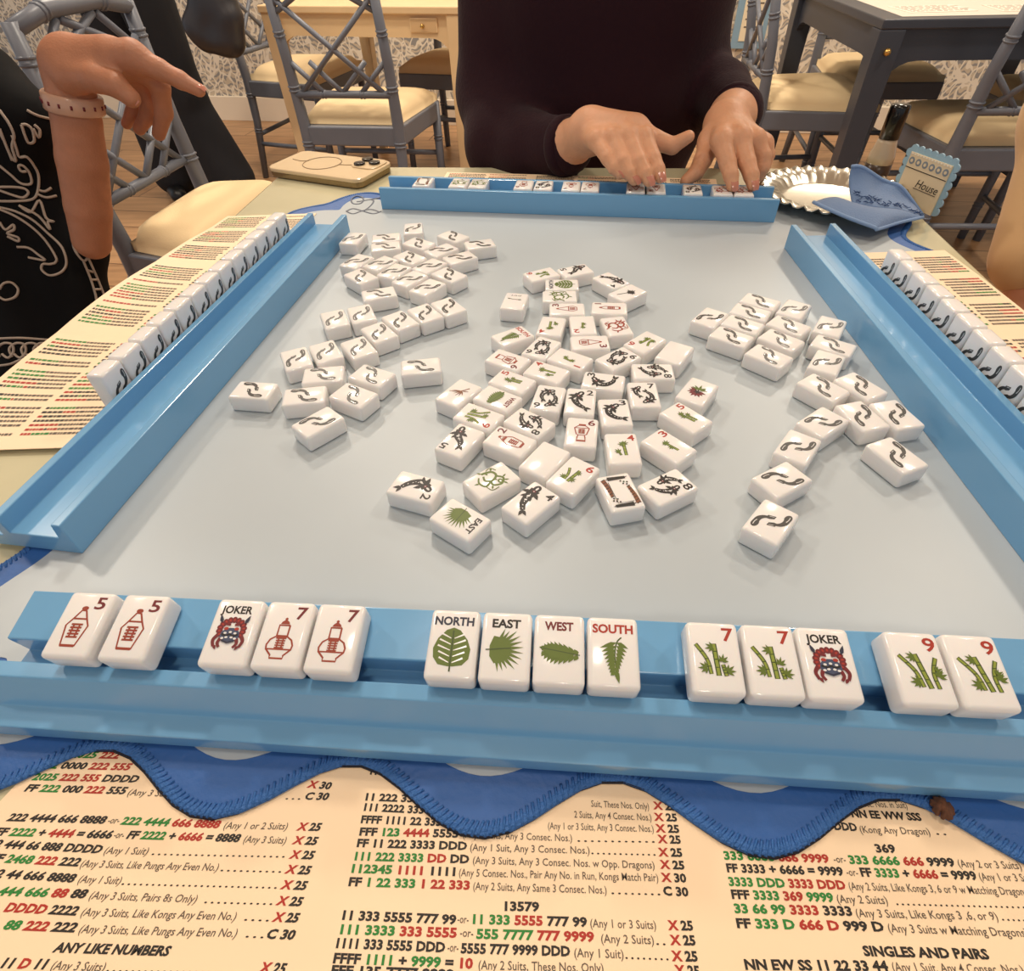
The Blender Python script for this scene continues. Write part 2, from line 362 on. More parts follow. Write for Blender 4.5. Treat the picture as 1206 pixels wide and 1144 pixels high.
# ------------------------------------------------------------------ tiles
TLW, TLL, TLT = .0207, .0299, .0126
tile_body = bev_box('tile_body', (TLW, TLL, TLT), m_tile, .0021, 3)
class Art:
    def __init__(s, k=1.0): s.mb = MB(); s.z = TLT+.00006; s.k = k*.001
    def up(s): s.z += .000008
    def poly(s, pts, m):
        s.mb.add([(x*s.k, y*s.k, s.z) for x, y in pts], [tuple(range(len(pts)))], m); s.up()
    def ell(s, cx, cy, rx, ry, m, a=0, n=14):
        c, q = math.cos(a), math.sin(a); s.poly([(cx+rx*math.cos(t)*c-ry*math.sin(t)*q, cy+rx*math.cos(t)*q+ry*math.sin(t)*c) for t in [2*math.pi*i/n for i in range(n)]], m)
    def stroke(s, pts, w, m, closed=False, smooth=False):
        if smooth: pts = [(p.x, p.y) for p in px_curve([(x, y, 0) for x, y in pts], 5)]
        P = [Vector(p) for p in pts]; k = len(P); vs = []; ws = w if isinstance(w, (list, tuple)) else None
        for i, p in enumerate(P):
            a = P[(i-1) % k] if closed or i else P[i]; c = P[(i+1) % k] if closed or i < k-1 else P[i]
            d = (c-a).normalized(); n = Vector((-d.y, d.x)); ww = (ws[0]+(ws[-1]-ws[0])*i/(k-1)) if ws else w
            vs += [p+n*ww/2, p-n*ww/2]
        r = range(k if closed else k-1)
        s.mb.add([(v.x*s.k, v.y*s.k, s.z) for v in vs], [(2*i+1, 2*((i+1) % k)+1, 2*((i+1) % k), 2*i) for i in r], m); s.up()
    def leaf(s, x, y, a, L, w, m):   # pointed leaf from (x,y) in direction a (degrees)
        a = R(a); c, q = math.cos(a), math.sin(a); P = [(0, 0), (.3, .5), (.6, .38), (1, 0), (.6, -.38), (.3, -.5)]
        s.poly([(x+u*L*c-v*w*q, y+u*L*q+v*w*c) for u, v in P], m)
    def text(s, t, x0, x1, y, cap, m, bold=.02):
        put_text(s.mb, [(t, m)], (x0*s.k, y*s.k), (x1*s.k, y*s.k), cap*s.k, s.z, bold, 0, 3); s.up()
def stalk(A, x0, y0, x1, y1, w, bend=0):
    pts = [(x0, y0), ((x0+x1)/2+bend, (y0+y1)/2), (x1, y1)]
    A.stroke(pts, w, m_dgreen, smooth=True); A.stroke([(x0, y0+.1), ((x0+x1)/2+bend, (y0+y1)/2), (x1, y1-.15)], w*.55, m_lgreen, smooth=True)
    for t in (.25, .5, .75):
        x = x0+(x1-x0)*t+bend*4*t*(1-t)*.9; y = y0+(y1-y0)*t; A.stroke([(x-w/2, y), (x+w/2, y+.1)], .35, m_dgreen)
def burst(A, x, y, a, sc=1):
    for d, l in ((-55, 2.6), (-20, 3.2), (15, 3.4), (50, 2.8), (85, 2.2)): A.leaf(x, y, a+d, l*sc, 1.0*sc, m_green)
def art_bam(n):
    A = Art(1.12)
    if n == 1: stalk(A, 1.5, -4, 2.4, 2.5, 1.8); burst(A, 1, -3.5, 150); burst(A, 2.2, 2, 130)
    elif n == 2: stalk(A, 0, -3, .6, 3.5, 1.6); burst(A, 0, 3, 60); burst(A, 0, -1, 150, .9)
    elif n == 3: stalk(A, .8, -6, 0, 2.5, 1.7); burst(A, 0, 1.8, 50); burst(A, .4, -2, 170, .9); burst(A, 0, 2, 150, .8)
    elif n == 4: stalk(A, 1.2, -6, .6, 4, 1.9); stalk(A, -1.6, -6, -2.6, -3, 1.4); burst(A, .6, 3.4, 40); burst(A, .4, 3, 160); burst(A, -2.4, -3.4, 120)
    elif n == 5: stalk(A, .6, -6, -.4, 3.5, 1.7); stalk(A, 2.6, -6, 1.6, 1, 1.5); burst(A, -.4, 3, 60); burst(A, 0, 1, 160); burst(A, 1.8, .6, 20, .8)
    elif n == 6: stalk(A, .2, -6, 1.4, 4.5, 2.0); stalk(A, -2.2, -5.5, -4.4, 3.5, 1.6, .8); burst(A, 1.4, 2, 20, .8); burst(A, -3, -4, 170, .9); burst(A, .8, -4, 20)
    elif n == 7: stalk(A, .4, -6.5, -.2, 5, 1.9); stalk(A, -2.2, -6, -6.6, 4.6, 1.5, 1.2); stalk(A, 3, -6.5, 2.2, -2.5, 1.6); burst(A, -.6, 3.6, 175, .9); burst(A, -3.4, -4, 165); burst(A, 3.4, -5, 25); burst(A, 2, -1.5, 60, .9)
    else: stalk(A, 1.4, -7, -.8, 5, 1.9); stalk(A, -1.0, -6.6, -6.4, 4.4, 1.5, 1.4); stalk(A, 4, -7, 5.8, 3.8, 1.5, -1.2); burst(A, -1.4, 3.8, 170, .9); burst(A, -2, -5, 165); burst(A, 5, -3, 40); burst(A, 4.6, -1, 10, .8)
    return A.mb
def glyph(A, x, y, w, h):     # the little block of strokes on the pots
    for i in range(5): A.stroke([(x-w/2, y-h/2+h*i/4), (x+w/2, y-h/2+h*i/4)], h*.15, m_rust)
    for sx in (-.25, .25): A.stroke([(x+sx*w, y-h/2), (x+sx*w, y+h/2)], w*.16, m_rust)
def art_pot(n):
    A = Art(1.26); q = lambda P, w=.6: A.stroke(P+[P[0]], w, m_rust)
    sym = lambda P: [(x, y) for x, y in P]+[(-x, y) for x, y in P[::-1]]
    if n == 5: q(sym([(.8, 4.8), (2.4, 1.8), (3.9, -.6), (2.5, -7.6)])); A.stroke([(-2.4, 1.8), (2.4, 1.8)], .6, m_rust); A.ell(0, 5.6, 1.2, .8, m_rust); A.stroke([(-2.5, -7.6), (2.5, -7.6)], .9, m_rust); glyph(A, 0, -2.4, 4, 4.4)
    elif n == 7: q(sym([(1.8, 3.2), (1.8, -.6), (3.6, -1.8), (4.4, -3.6), (4.2, -5), (2.6, -6.6), (2.2, -7), (2.2, -8)])); A.poly(sym([(1.6, 3.6), (1.2, 4.4), (.4, 5)]), m_rust); A.ell(0, 5.4, .5, .5, m_rust); A.stroke([(-4, -5), (4, -5)], .5, m_rust); A.stroke([(-1.8, -.8), (1.8, -.8)], 1.2, m_rust); A.stroke([(-1.9, 3.2), (1.9, 3.2)], .5, m_rust); glyph(A, 0, -2.9, 3.2, 3.2)
    elif n == 3: q(sym([(.6, 6), (1.4, 3), (2.8, -1), (3.2, -4), (2, -6.4)])); A.ell(0, 6.4, .8, .9, m_rust); A.stroke([(-2.8, -1), (2.8, -1)], .6, m_rust); glyph(A, 0, -3.6, 3.4, 3)
    elif n == 1: q(sym([(.5, 5.5), (1.7, 3), (1.9, -5), (1.3, -7)])); A.ell(0, 5.8, .9, 1.1, m_rust); A.stroke([(-1.5, -6.6), (1.5, -6.6)], 1.2, m_rust); glyph(A, 0, -1, 2.8, 4)
    elif n == 6: q(sym([(1.6, 5), (3.8, 3), (2.6, -2), (1.6, -2.6), (2, -4.4), (2.2, -7)])); A.stroke([(-3.6, 3), (3.6, 3)], .5, m_rust); A.stroke([(-1.8, 5.6), (1.8, 5.6)], 1.2, m_rust); A.stroke([(-2.4, -7), (2.4, -7)], 1.2, m_rust); A.stroke([(-1.8, -2.6), (1.8, -2.6)], .5, m_rust); glyph(A, 0, .4, 3.4, 3.2)
    else: q(sym([(2, 2.6), (3.2, 0), (2.4, -6), (1.6, -7.6)])); A.stroke([(-2, 3), (2, 3)], 1.3, m_rust); q(sym([(.2, 6), (1.4, 4)])); A.ell(0, 6, .9, .7, m_rust); A.stroke([(-1.8, -7), (1.8, -7)], 1.0, m_rust); glyph(A, 0, -2.2, 3.4, 4)
    return A.mb
def koi(A, pts, w):
    w *= 1.12
    A.stroke(pts, [w*1.2, w*.5], m_black, smooth=True)
    hx, hy = pts[0]; d = Vector((pts[0][0]-pts[1][0], pts[0][1]-pts[1][1])).normalized(); n = Vector((-d.y, d.x)); ang = math.degrees(math.atan2(d.y, d.x))
    A.ell(hx+d.x*w*.2, hy+d.y*w*.2, w*.56, w*.42, m_black, math.atan2(d.y, d.x)); A.ell(hx+d.x*w*.22, hy+d.y*w*.22, w*.26, w*.12, m_tile, math.atan2(d.y, d.x)); A.ell(hx-d.x*w*.25, hy-d.y*w*.25, w*.16, w*.2, m_maroon, math.atan2(d.y, d.x))
    m1 = pts[1]; A.ell(m1[0], m1[1], w*.22, w*.13, m_tile, 1); A.ell((m1[0]+pts[2][0])/2, (m1[1]+pts[2][1])/2, w*.17, w*.1, m_tile, .4)
    for sg in (1, -1):
        A.leaf(hx-d.x*w*.5+n.x*sg*w*.3, hy-d.y*w*.5+n.y*sg*w*.3, ang+180-sg*62, w*.95, w*.5, m_black)
        A.leaf(m1[0]+n.x*sg*w*.25, m1[1]+n.y*sg*w*.25, ang+180-sg*40, w*.7, w*.4, m_black)
    for q in range(1, len(pts)):
        a_ = pts[q-1]; c_ = pts[q]
        for f in (.25, .75): A.ell(a_[0]+(c_[0]-a_[0])*f, a_[1]+(c_[1]-a_[1])*f, w*.10, w*.05, m_tile, math.atan2(c_[1]-a_[1], c_[0]-a_[0])+.6, 8)
    t, t2 = pts[-1], pts[-2]; ta = math.degrees(math.atan2(t[1]-t2[1], t[0]-t2[0]))
    A.leaf(t[0], t[1], ta+24, w*.9, w*.42, m_black); A.leaf(t[0], t[1], ta-28, w*.9, w*.42, m_black)
def art_fish(n):
    A = Art(1.0)
    if n == 2: koi(A, [(-1, 7), (-4, 2), (-1.5, -4), (3.2, -7.6)], 4.9)
    elif n == 3: koi(A, [(.2, 5.8), (-3.8, 2.6), (-4, -2.4), (0, -6.4), (3.6, -7.2)], 4.6)
    elif n == 4: koi(A, [(-3.8, 8.6), (-4, 2.4), (-2.4, -4), (1, -8)], 4.9)
    elif n == 5: koi(A, [(4.2, -8.2), (3, -2.6), (-1.6, 1.6), (-3.2, 5)], 4.9)
    elif n == 6: koi(A, [(-1.6, 7.4), (-5, 4.2), (-5.2, -.6), (-3.4, -3.4)], 3.6); koi(A, [(-.6, -7.6), (3.6, -5.4), (4.8, -1), (3.2, 2.6)], 3.6)
    elif n == 7: koi(A, [(-3.4, 7.0), (-5.4, 4.4), (-5.2, .6), (-3.6, -1.8)], 3.3); koi(A, [(.6, -8.2), (4.6, -5.4), (4.6, -.6), (2, 2.4)], 3.5)
    else: koi(A, [(-5, -1), (-5.2, 3.2), (-3, 6.4), (-1, 7.8)], 3.6); koi(A, [(3.4, 2.6), (3.6, -1.6), (1, -5.8), (-2.2, -8)], 3.6)
    return A.mb
def art_feet():
    A = Art()
    for sg in (1, -1):
        g = lambda P: [(x*sg, y*sg) for x, y in P]
        A.ell(-6.4*sg, -6.9*sg, 1.9, 3.1, m_feet, -.12); A.stroke(g([(-6.5, -6.4), (-6.3, -2.6), (-4.7, .2), (-2.6, 1.5)]), [3.5, 1.6], m_feet, smooth=True)
        A.poly(g([(-4.0, .1), (-3.1, 3.1), (1.0, 4.4), (.7, 2.0), (-1.5, .5)]), m_feet)
        A.stroke(g([(-6.9, -8.4), (-7.0, -6), (-6.5, -3.8)]), .4, m_tile, smooth=True); A.stroke(g([(-2.2, 2.6), (.2, 3.4)]), .3, m_tile)
    return A.mb
def art_joker():
    A = Art(1.14); A.text('JOKER', -6.4, 5.6, 7.2, 3.0, m_black, .03)
    for i in range(13):
        a = R(-30+240*i/12); A.ell(4.5*math.cos(a), .8+3.8*math.sin(a), 1.25, 1.0, m_maroon, a); A.ell(4.5*math.cos(a), .8+3.8*math.sin(a), .5, .35, m_red, a)
    A.ell(0, -1.4, 3.7, 2.9, m_blue)
    for sx in (-1, 1):
        A.stroke([(sx*4.4, -1.4), (sx*5.6, -3.4), (sx*4.8, -5.8)], [1.5, 1.0], m_maroon, smooth=True); A.stroke([(sx*3, -2.6), (sx*3.6, -4.4), (sx*2.6, -6)], [1.4, .9], m_maroon, smooth=True)
        A.leaf(sx*4.4, 3.2, 90-sx*22, 3.6, 1.4, m_navy); A.leaf(sx*4.6, -5.2, -90-sx*30, 2, 1.2, m_maroon); A.stroke([(sx*.8, 2.6), (sx*2.9, 2.9)], .9, m_maroon); A.ell(sx*2, 1.1, .9, .6, m_red)
    for x, y in ((-1.9, -.6), (1.9, -.6), (0, -.2), (-1, -2.2), (1, -2.2), (-2.4, -2.6), (2.4, -2.6)): A.ell(x, y, .6, .42, m_tile)
    A.stroke([(-3.2, -1), (-1.2, -1.6), (0, -.9), (1.2, -1.6), (3.2, -1)], .6, m_black); A.stroke([(-2.4, -3.4), (0, -4.2), (2.4, -3.4)], .7, m_navy)
    return A.mb
def art_wind(d):
    A = Art(1.1); c = {'NORTH': m_navy, 'EAST': m_black, 'WEST': m_maroon, 'SOUTH': m_red}[d]
    A.text(d, -7.6 if len(d) > 4 else -5.6, 7.4 if len(d) > 4 else 5.2, 7.2, 3.3, c, .035)
    if d == 'NORTH':
        A.poly([(0, 6.2), (2.6, 5.2), (5.6, 1.6), (7, -2), (6.6, -5.6), (4.4, -8), (1, -8.6), (-1, -8.6), (-4.6, -8), (-6.6, -5.4), (-7, -2), (-5.6, 1.8), (-2.6, 5.2)], m_green)
        for i in range(5):
            y = 3.2-i*2.3
            for sx in (-1, 1): A.stroke([(sx*.6, y-1.2), (sx*(5.4-abs(i-2)*.5), y+.6)], [.3, .7], m_tile)
        A.stroke([(0, 5), (0, -10.5)], .6, m_dgreen)
    elif d == 'EAST':
        A.poly([(-4.6, 3.8), (-6, 0), (-5.8, -4), (-4, -6.6), (0, -5), (0, 3)], m_green)
        for i in range(13): A.leaf(-3.6, -1.2, -82+i*12.6, 10.4 if 2 < i < 11 else 8.6, 1.5, m_green)
        A.stroke([(-7.4, -1.6), (2, -.6)], .4, m_dgreen)
    elif d == 'WEST':
        for i in range(9):
            x = -6+i*1.5; h = 2.6*math.sin(math.pi*(i+1.2)/10.5)+.6
            for sg in (1, -1): A.leaf(x+.8, -1-i*.12, 180-sg*58, h*1.6, 1.9, m_green)
        A.poly([(-7.4, .4), (-3, 2), (2, 1.2), (6, -1.6), (2, -3.6), (-3, -3.6)], m_green); A.stroke([(-7, .2), (7.6, -2)], .35, m_dgreen)
    else:
        A.stroke([(3, 5.6), (1.2, 3.4), (.4, -2), (1.6, -10)], .5, m_dgreen, smooth=True)
        for i in range(9):
            y = 3.6-i*1.35; x = 1.2-.12*i; L = 6.6*(1-i/12)
            A.leaf(x, y, 200+i*3, L, 1.7, m_green); A.leaf(x, y, -28-i*3, L*.72, 1.7, m_green)
        A.leaf(.6, -6.6, -78, 5, 1.8, m_green)
    return A.mb
def art_dragon(m):
    A = Art(1.2)
    A.stroke([(-6, -2), (-4.4, 3), (-1, 3.6), (1, 0), (-1, -3), (-4, -2)], [1.5, 1.0], m, smooth=True); A.stroke([(-1, 3), (2.6, 5.4), (5.4, 2.4), (3.8, -1.4), (1, -1)], 1.2, m, smooth=True)
    A.stroke([(1, -1), (2.4, -5), (-1.4, -6.4), (-4.6, -4.4)], [1.3, .8], m, smooth=True); A.ell(3.6, 3, 1.7, 1.4, m); A.ell(3.6, 3, .6, .5, m_tile)
    for x, y, a in ((4, 5, 60), (5, 4, 20), (2, 5.6, 110), (-5, 3, 140), (-6, -2, 210), (4, -2, -40), (-1, -6.6, -110), (0, 1, 30), (-3.4, .2, 190)): A.leaf(x, y, a, 2.6, 1.1, m)
    A.stroke([(-6.4, 1), (-7, 4), (-4, 5.6)], .5, m, smooth=True); A.stroke([(3, -5), (6.4, -4), (6.6, 0)], .5, m, smooth=True)
    return A.mb
def art_frame():
    A = Art(1.08)
    for x0, y0, x1, y1, mm in ((-6.6, 10, -5.4, -3, m_brown), (6.6, -10, 5.4, 3, m_brown), (-4, 10.2, 6, 9.8, m_black), (4, -10.2, -6, -9.8, m_black)):
        A.stroke([(x0, y0), ((x0+x1)/2+.5, (y0+y1)/2), (x1, y1)], [2.8, 1.8], mm, smooth=True)
        for i in range(7):
            t = i/6; x = x0+(x1-x0)*t; y = y0+(y1-y0)*t; A.stroke([(x-.9, y-.4), (x+1.1, y+.5)], .45, m_black)
    for x, y in ((4.2, 6.6), (5.8, 6), (5.2, 4.4), (2.6, 7.4), (3.4, 5.2), (-4.2, -6.6), (-5.8, -6), (-5.2, -4.4), (-2.6, -7.4), (-3.4, -5.2)): A.ell(x, y, .55, .5, m_black)
    A.stroke([(4.6, -8.4), (-4, -8.2), (-4.4, 7.6)], .35, m_black); return A.mb
def art_flower():
    A = Art(1.2)
    for i in range(9): A.leaf(0, -1, 150+i*26, 5.6-.5*(i % 2), 2.3, m_maroon)
    for a in (20, 50, 95, 140, 165): A.leaf(.6, 1, a, 5.2, 1.6, m_green)
    for i in range(6): A.leaf(.4, -1, 30+i*60, 2.6, 1.0, m_black)
    return A.mb
def art_sprig(m, stem):
    A = Art(1.1); A.stroke([(-3, stem), (1, 1)], .8, m)
    for i in range(13): A.leaf(1.5, 2, i*27.7, 4.8-.8*(i % 3), 1.5, m)
    return A.mb
def art_season():
    A = Art(1.2); A.stroke([(3.4, 6.4), (0, 1.4), (-5.6, -1.6)], [.9, .4], m_brown, smooth=True)
    for a, l in ((200, 6.4), (216, 6), (236, 5.4), (262, 6), (285, 5.2), (310, 4.4), (20, 4.4)): A.leaf(1, 2, a, l, .9, m_brown)
    return A.mb
def art_glare():
    A = Art(); [A.stroke([(x, 8.2+h), (x+.9, 9.0), (x+w, 10.3-h)], .55, m_black) for x, h, w in ((-4.4, 0, .5), (-2.6, .8, 1.2), (-.6, 0, -.2), (1.2, .3, 1.4), (3, 0, .8))]; A.stroke([(-5.6, 3.6), (-2, 2.6), (3, 2.4)], .7, m_dgreen); A.ell(4, 2.4, 1.4, 1.0, m_dgreen); A.ell(4, 2.4, .6, .4, m_tile); A.ell(-5.4, 3.4, 1.1, .7, m_dgreen); return A.mb
ARTM = {}
def art(kind):
    if kind in ARTM: return ARTM[kind]
    k = kind.rstrip('0123456789'); n = kind[len(k):]; num = None
    if k == 'bam': a = art_bam(int(n))
    elif k == 'pot': a = art_pot(int(n))
    elif k == 'fish': a = art_fish(int(n))
    elif k == 'back': a = art_feet()
    elif k == 'joker': a = art_joker()
    elif k in ('north', 'east', 'west', 'south'): a = art_wind(k.upper())
    elif k == 'gdragon': a = art_dragon(m_green)
    elif k == 'rdragon': a = art_dragon(m_rust)
    elif k == 'wdragon': a = art_frame()
    elif k == 'flower': a = art_flower()
    elif k == 'season': a = art_season()
    elif k == 'palm': a = art_sprig(m_black, -9)
    elif k == 'blank': a = None
    else: a = None
    if n and k in ('bam', 'pot', 'fish'):
        A = Art(); c = {'bam': m_red, 'pot': m_maroon, 'fish': m_black}[k]
        A.text(n, 3.6 if n != '1' else 5.6, 8.2 if n != '1' else 7.0, 7.0, 5.5, c, .018); num = A.mb.mesh('numeral')
    ARTM[kind] = (a.mesh('picture') if a else None, num); return ARTM[kind]
def tile(kind, M, label, group=None):
    o = link('mahjong_tile', tile_body); o.matrix_world = M
    tag(o, label, 'mahjong tile', group); p, n = art(kind)
    if p: link('footprints' if kind == 'back' else 'picture', p, o)
    if n: link('numeral', n, o)
    return o
def TM(x, y, z, rz, tilt=0): return Matrix.Translation((x, y, z)) @ Matrix.Rotation(rz, 4, 'Z') @ Matrix.Rotation(tilt, 4, 'X')
BK=[(-0.1565,0.6105,-0.204),(-0.1219,0.6095,-1.460),(-0.1195,0.5879,-1.397),(-0.0960,0.6317,0.100),(-0.0864,0.5924,0.917),(-0.0525,0.6076,0.823),(-0.0243,0.5858,-1.325),(-0.0625,0.5747,-0.847),(-0.0431,0.5558,-1.045),(-0.0924,0.5598,0.812),(-0.0715,0.5398,-0.691),(-0.1432,0.5553,-0.521),(-0.1191,0.5490,-0.669),(-0.1039,0.5309,-0.566),(-0.0875,0.5140,-0.680),(-0.0699,0.4962,-0.638),(-0.0518,0.5198,0.809),(-0.1341,0.5225,0.747),(-0.1123,0.4869,-1.273),(-0.1434,0.4445,0.375),(-0.1220,0.4518,0.354),(-0.1029,0.4207,0.600),(-0.0880,0.4386,0.638),(-0.0682,0.4493,0.569),(-0.0491,0.4595,0.565),(-0.1158,0.3988,0.543),(-0.1406,0.3944,0.470),(-0.1615,0.3858,0.414),(-0.1826,0.3462,1.409),(-0.1442,0.3375,-1.451),(-0.1361,0.3630,-1.459),(-0.1283,0.3077,-0.788),(-0.0999,0.3599,1.061),(-0.1093,0.3364,1.020),(-0.0649,0.3698,-1.449),(0.1651,0.4272,-0.698),(0.2137,0.4508,0.902),(0.2002,0.4338,0.962),(0.1882,0.4149,0.881),(0.1740,0.3972,0.861),(0.2370,0.4364,-0.679),(0.2234,0.4108,0.774),(0.2103,0.3903,0.739),(0.1936,0.3688,0.740),(0.2549,0.4077,-0.602),(0.2461,0.3800,0.892),(0.2322,0.3580,-0.628),(0.2175,0.3279,0.602),(0.2436,0.3280,0.443),(0.2301,0.2955,0.231),(0.2528,0.2958,0.187),(0.2341,0.2573,0.358),(0.2023,0.2906,-0.961),(0.1776,0.2674,-0.693),(0.1581,0.2396,-1.072),(0.1408,0.2075,-0.745)]
FC=[('bam6',0.0333,0.5142,1.985),('fish5',0.0650,0.5195,1.930),('fish4',0.0948,0.4977,-2.551),('palm',0.1058,0.4734,-0.923),('north',0.0503,0.4925,1.505),('gdragon',0.0465,0.4712,1.516),('pot3',0.0509,0.4483,1.513),('pot1',0.0863,0.4475,1.434),('bam4',0.0357,0.4215,2.899),('bam2',0.0613,0.4215,3.120),('rdragon',0.0880,0.4181,0.133),('pot3',0.0638,0.3950,-1.575),('bam6',0.1062,0.3931,2.302),('blank',0.1255,0.3771,-0.614),('fish6',0.0822,0.3718,-0.952),('fish8',0.1046,0.3532,-1.644),('fish3',0.0673,0.3431,1.306),('fish7',0.0930,0.3260,-0.058),('fish3',0.0704,0.3076,-0.022),('fish2',0.0486,0.3208,-0.184),('fish6',0.0268,0.3254,2.866),('fish6',0.0261,0.3897,2.581),('south',0.0043,0.4083,-1.031),('pot6',-0.0003,0.3746,-2.168),('bam1',0.0464,0.3730,-2.204),('bam4',0.0278,0.3572,1.013),('bam5',0.0025,0.3468,0.976),('west',-0.0081,0.3271,-2.191),('season',-0.0353,0.3350,-0.628),('bam9',-0.0209,0.3078,-2.135),('fish5',-0.0324,0.2841,2.594),('fish8',0.0127,0.2996,-2.264),('pot2',-0.0006,0.2815,0.979),('blank',0.0206,0.2633,-0.631),('bam6',0.0366,0.2486,-0.682),('pot6',0.0458,0.2879,-0.181),('bam4',0.0698,0.2710,-0.036),('bam3',0.0986,0.2721,0.681),('bam5',0.1158,0.2996,0.661),('flower',0.1302,0.3278,-0.637),('wdragon',0.0624,0.2335,0.194),('fish8',0.0906,0.2364,-1.075),('fish4',0.0104,0.2278,-0.781),('gdragon',-0.0121,0.2468,-0.944),('fish2',-0.0569,0.2432,-1.955),('east',-0.0296,0.2166,-2.245),('glare',0.0072,0.4650,-0.220)]

ORD = ['first', 'second', 'third', 'fourth', 'fifth', 'sixth', 'seventh', 'eighth', 'ninth', 'tenth', 'eleventh', 'twelfth', 'thirteenth', 'fourteenth', 'fifteenth']
BACK_ROWS = [   # rows of each heap, every row from left to right
 ('far left heap', [[0, 1, 3, 5, 6], [2, 4, 7, 8], [11, 12, 9, 13, 10], [17, 14, 15, 16]], ['back row', 'second row', 'third row', 'front row']),
 ('near left heap', [[19, 20, 18], [26, 25, 21, 22, 23, 24], [28, 29, 32, 34], [30, 33], [31]], ['back row', 'long second row', 'third row', 'fourth row', 'very front']),
 ('right heap', [[35, 36, 37, 40], [39, 38, 41, 44], [42, 45], [43, 46], [47, 48], [52, 49, 50], [53, 51], [54], [55]],
  ['back row', 'second row', 'third row', 'fourth row', 'fifth row', 'sixth row', 'seventh row', 'front but one', 'very front']),
]
seen = set()
for heap, rows, names in BACK_ROWS:
    for row, nm in zip(rows, names):
        for j, i in enumerate(row):
            x, y, a = BK[i]; seen.add(i)
            pos = '' if len(row) == 1 else (f', {ORD[j]} from left' if j else ', leftmost')
            tile('back', TM(x, y, MZ, a), f'white footprint tile{pos} in {nm} of {heap}', 'face-down footprint tiles on the mat')
for i, (x, y, a) in enumerate(BK):
    if i not in seen: print('UNLABELLED', i); tile('back', TM(x, y, MZ, a), 'face-down white footprint tile lying on the mat', 'face-down footprint tiles on the mat')
FLAB = ['small green bamboo 6 tile at the far left end of the middle discards', 'black koi fish 5 tile at the far end of the middle discards', 'koi fish 4 tile under the dark palm tile at far end', 'black spiky palm tile at the far right of the middle discards',
 'NORTH tile with green leaf lying sideways, farthest wind tile', 'olive green dragon tile lying sideways between NORTH and a red pot', 'red pot 3 tile lying sideways just in front of green dragon', 'slender red bottle 1 tile lying beside the dark palm tile',
 'upside-down bamboo 4 tile between red fern tile and bamboo 2', 'upside-down bamboo 2 tile between two red pot 3 tiles', 'red dragon tile beside the bamboo 2 tile', 'red pot 3 tile whose bulb points left, nearer of two',
 'bamboo 6 tile beside the right-hand blank tile', 'blank white tile at the right edge of the discards', 'koi pair 6 tile in front of the right blank tile, by bamboo 6', 'koi pair 8 tile lying sideways behind the koi 7 tile',
 'koi 3 tile lying sideways behind the upright koi 3', 'koi pair 7 tile standing upright beside the koi 3 tiles', 'upright koi 3 tile above the bamboo 4 tile', 'koi 2 tile beside the upright koi 3 in the middle',
 'upside-down koi pair 6 tile beside the koi 2 in the middle', 'koi pair 6 tile next to the SOUTH fern tile', 'SOUTH tile with fern leaf and red word at left edge', 'red lantern jar 6 tile at left between SOUTH and bamboo 5',
 'bamboo 1 tile with single green stalk in the middle', 'bamboo 4 tile between bamboo 1 and bamboo 5', 'bamboo 5 tile behind the WEST leaf tile', 'WEST tile with oval green leaf among the discards',
 'brown twig season tile at the left edge of the discards', 'bamboo 9 tile between the WEST tile and koi 5', 'koi 5 tile at the left front beside red boat jar', 'koi pair 8 tile behind the red lidded jar 2',
 'red lidded jar 2 tile at the front left of the discards', 'blank white tile in the front between jar 2 and bamboo 6', 'bamboo 6 tile at the front beside the blank tile', 'upright red jar 6 tile in the middle front',
 'upright bamboo 4 tile below the upright koi 3', 'bamboo 3 tile at right beside the upright bamboo 4', 'bamboo 5 tile at right beside the red flower tile', 'dark red flower tile at the right edge of the discards',
 'tile with brown dragons forming an empty frame, at the front', 'koi pair 8 tile at the front right beside the framed tile', 'koi 4 tile at the front in the middle', 'green dragon tile lying at the front behind the EAST tile',
 'koi 2 tile, leftmost of the front discards', 'EAST tile with fan palm leaf, frontmost discard', 'glaring white tile with small dark word standing apart behind SOUTH']
for (k, x, y, a), lb in zip(FC, FLAB):
    if k == 'glare': ARTM['glare'] = (art_glare().mesh('picture'), None)
    tile(k, TM(x, y, MZ, a), lb)

# ------------------------------------------------------------------ racks
def rack_profile(name, prof, L, loc, ang, label):   # prof (n, h) in metres; runs along +x by L, outward = +y
    t = empty(name, (loc[0], loc[1], MZ), ang); tag(t, label, 'tile rack', 'blue acrylic tile racks'); return t
PB = [(0, 0), (0, .0235), (.0055, .0235), (.0075, .0125), (.0375, .0125), (.0375, .0240), (.0430, .0240), (.0442, .0095), (.0590, .0095), (.0590, 0)]
def extrude(prof, L, m, x0=0):
    b = MB(); k = len(prof)
    vs = [(x0, n, h) for n, h in prof]+[(x0+L, n, h) for n, h in prof]
    b.add(vs, [tuple(range(k)), tuple(range(2*k-1, k-1, -1))]+[(i, i+k, (i+1) % k+k, (i+1) % k) for i in range(k)], m); return b
def rack(loc, ang, L, label):
    o = extrude(PB, L, m_rack).build('tile_rack', None, (loc[0], loc[1], MZ), ang, bevel=.0006)
    return tag(o, label, 'tile rack', 'blue acrylic tile racks')
LA, LANG = Vector((-.2432, .2104)), R(80.02); RA, RANG = Vector((.2832, .5812)), R(-91.85); BA, BANG = Vector((-.1437, .7245)), R(-10.06)
rack(LA, LANG, .442, 'long light blue tile rack along the left side of the mat')
rack(RA, RANG, .446, 'long light blue tile rack along the right side of the mat')
rack(BA, BANG, .446, 'long light blue tile rack at the far edge of the mat')
FA, FANG = Vector((0, .10648)), -.09376
FZ = -.0189   # offsets relative to the front lower edge of the tiles
